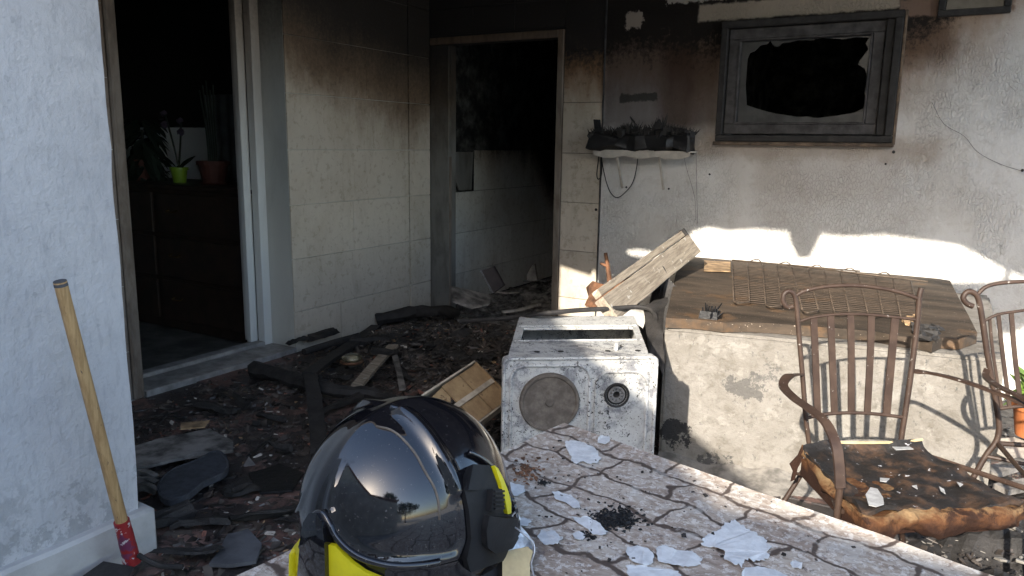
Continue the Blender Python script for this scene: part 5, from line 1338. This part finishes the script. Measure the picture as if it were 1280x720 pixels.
def hpatch(name, L, off, th, mt, cuts=3, crop=True, mirror=False):
    px = Z8(L) if crop else L
    t_ = bmesh.new(); t_.faces.new([t_.verts.new((x, y, 0)) for x, y in px]); bmesh.ops.triangulate(t_, faces=t_.faces[:]); bmesh.ops.subdivide_edges(t_, edges=t_.edges[:], cuts=cuts, use_grid_fill=True); bmesh.ops.triangulate(t_, faces=t_.faces[:])
    bmesh.ops.remove_doubles(t_, verts=t_.verts[:], dist=.01)
    for v in t_.verts:
        p, n_2 = hhit(v.co.x, v.co.y, off); v.co = p
    ex = bmesh.ops.extrude_face_region(t_, geom=t_.faces[:])
    for v in [v for v in ex['geom'] if isinstance(v, bmesh.types.BMVert)]:
        n_2 = Vector((v.co.x/HA**2, v.co.y/HB_**2, max(0, (v.co.z-HL))/HV**2)).normalized(); v.co -= n_2*th
    if mirror:
        for v in t_.verts: v.co.y *= -1
    return O(name, t_, mt, hd, local=True, smooth=45)
for mir in (False, True):
    hpatch('reflective_patch', [(176, 586), (200, 590), (222, 615), (262, 655), (310, 690), (375, 718), (380, 760), (178, 760)], .0085, .006, M_yel, 3) if not mir else None
    hpatch('reflective_strip', [(768, 298), (782, 310), (800, 345), (818, 390), (828, 430), (828, 466), (815, 468), (806, 420), (790, 360)], .0165, .006, M_yel, 2, mirror=mir)
    hpatch('side_module', [(668, 385), (684, 330), (700, 292), (760, 296), (775, 330), (795, 385), (812, 470), (845, 478), (870, 550), (880, 620), (850, 640), (690, 690), (676, 640), (692, 560), (684, 460)], .0125, .012, M_plas, 4, mirror=mir)
    hpatch('module_block', [(738, 470), (790, 478), (838, 482), (845, 560), (820, 600), (760, 612), (732, 585), (728, 520)], .022, .014, M_plas, 3, mirror=mir)
    hpatch('clip', [(750, 382), (782, 380), (790, 440), (780, 458), (745, 455)], .022, .012, M_plas, 2, mirror=mir)
    for k in range(5): hpatch('clip_rib', [(752, 386+k*14), (784, 384+k*14), (785, 391+k*14), (752, 393+k*14)], .025, .006, M_plas, 1, mirror=mir)
    hpatch('bracket', [(672, 385), (690, 300), (732, 300), (712, 385)], .018, .010, M_plas, 2, mirror=mir)
# central brow ridge
hpatch('brow_ridge', [(92, 560), (102, 500), (122, 468), (148, 468), (168, 500), (176, 580), (180, 760), (80, 760)], .016, .014, M_shell, 4)
hpatch('reflective_patch', [(30, 632), (48, 600), (76, 560), (78, 620), (74, 760), (28, 760)], .0085, .006, M_yel, 3)
# seam groove where the visor sits under the shell
g = tube(B(), [p*1.0 for p in [hhit(x, y, .0005)[0] for x, y in Z8([(345, 135), (400, 148), (450, 185), (500, 245), (535, 310), (570, 370), (588, 430), (592, 500)])]], .0016, 6, 4)
O('seam', g, M_hot, hd, local=True, smooth=True)
def htube(name, L, r_, off, mt, seg=10, r1=None):
    P = smooth_path([Vector((*p, 0)) for p in Z8(L)], 4)
    return O(name, tube(B(), [hhit(p.x, p.y, off)[0] for p in P], r_, seg, 2, r1=r1), mt, hd, local=True, smooth=True)
htube('brow_rim', [(72, 600), (86, 545), (104, 500), (128, 472), (152, 474), (172, 505), (195, 552), (235, 598), (290, 636), (370, 662), (450, 670), (530, 664), (585, 655)], .0045, .006, M_shell)
htube('crest_rim', [(408, 66), (445, 78), (490, 112), (540, 168), (590, 242), (630, 312), (656, 372)], .006, .001, M_shell, 14)
htube('rear_rim', [(700, 240), (745, 262), (790, 300), (830, 350), (862, 410), (880, 470), (888, 540), (884, 600), (868, 640)], .004, .004, M_shell)
htube('ring', [(852, 470), (866, 480), (872, 500), (866, 520), (852, 526), (840, 512), (840, 485), (852, 470)], .0014, .012, M_foil, 6)
# inside liner and black neck cloth below the rim
O('liner', lathe(B(), [(.0, .10), (.11, .08), (.118, .0), (.112, .0), (.10, .07), (0, .09)], (0, 0, 0.002), 32), M_cloth2, hd, local=True)
g = B(); prev = None
for i in range(25):
    a = R(70+i*9); r1_ = 1.0; p0_ = Vector((HA*.96*math.cos(a), HB_*.96*math.sin(a), .03)); p1_ = Vector((HA*1.02*math.cos(a), HB_*1.05*math.sin(a), .004))+Vector((nz((i, 0, 0), .5)*.01, nz((i, 3, 0), .5)*.01, 0))
    row = [g.verts.new(p0_), g.verts.new(p1_)]
    if prev: g.faces.new((prev[0], row[0], row[1], prev[1]))
    prev = row
O('neck_cloth', g, M_cloth2, hd, local=True)
# aluminised neck flap with tan lining behind the helmet
g = B(); rows = []
ptsT = [W(x, y, Z=z) for x, y, z in ((636, 655, .80), (645, 660, .80), (655, 668, .795), (666, 678, .785), (668, 690, .775), (664, 705, .76), (668, 722, .74))]
ptsB = [W(x, y, Z=z) for x, y, z in ((636, 690, .745), (643, 692, .742), (650, 694, .74), (658, 700, .735), (660, 712, .73), (660, 730, .725), (664, 745, .722))]
O('neck_flap', tube(B(), ptsT, .0012, 8, 5), M_foil, hd, smooth=True)
g = prism(B(), [W(x, y, D=d) for x, y, d in ((628, 690, 1.03), (645, 686, 1.04), (660, 684, 1.05), (666, 690, 1.05), (662, 705, 1.04), (664, 740, 1.03), (628, 740, 1.0))], fw*.004); O('flap_lining', g, M_lin, hd)
g = prism(B(), [W(x, y, D=d) for x, y, d in ((636, 648, 1.06), (648, 654, 1.07), (668, 678, 1.07), (664, 686, 1.05), (645, 686, 1.04), (630, 690, 1.03))], fw*.004); rough(g, .002, 60, cuts=3); O('flap_foil', g, M_foil, hd)
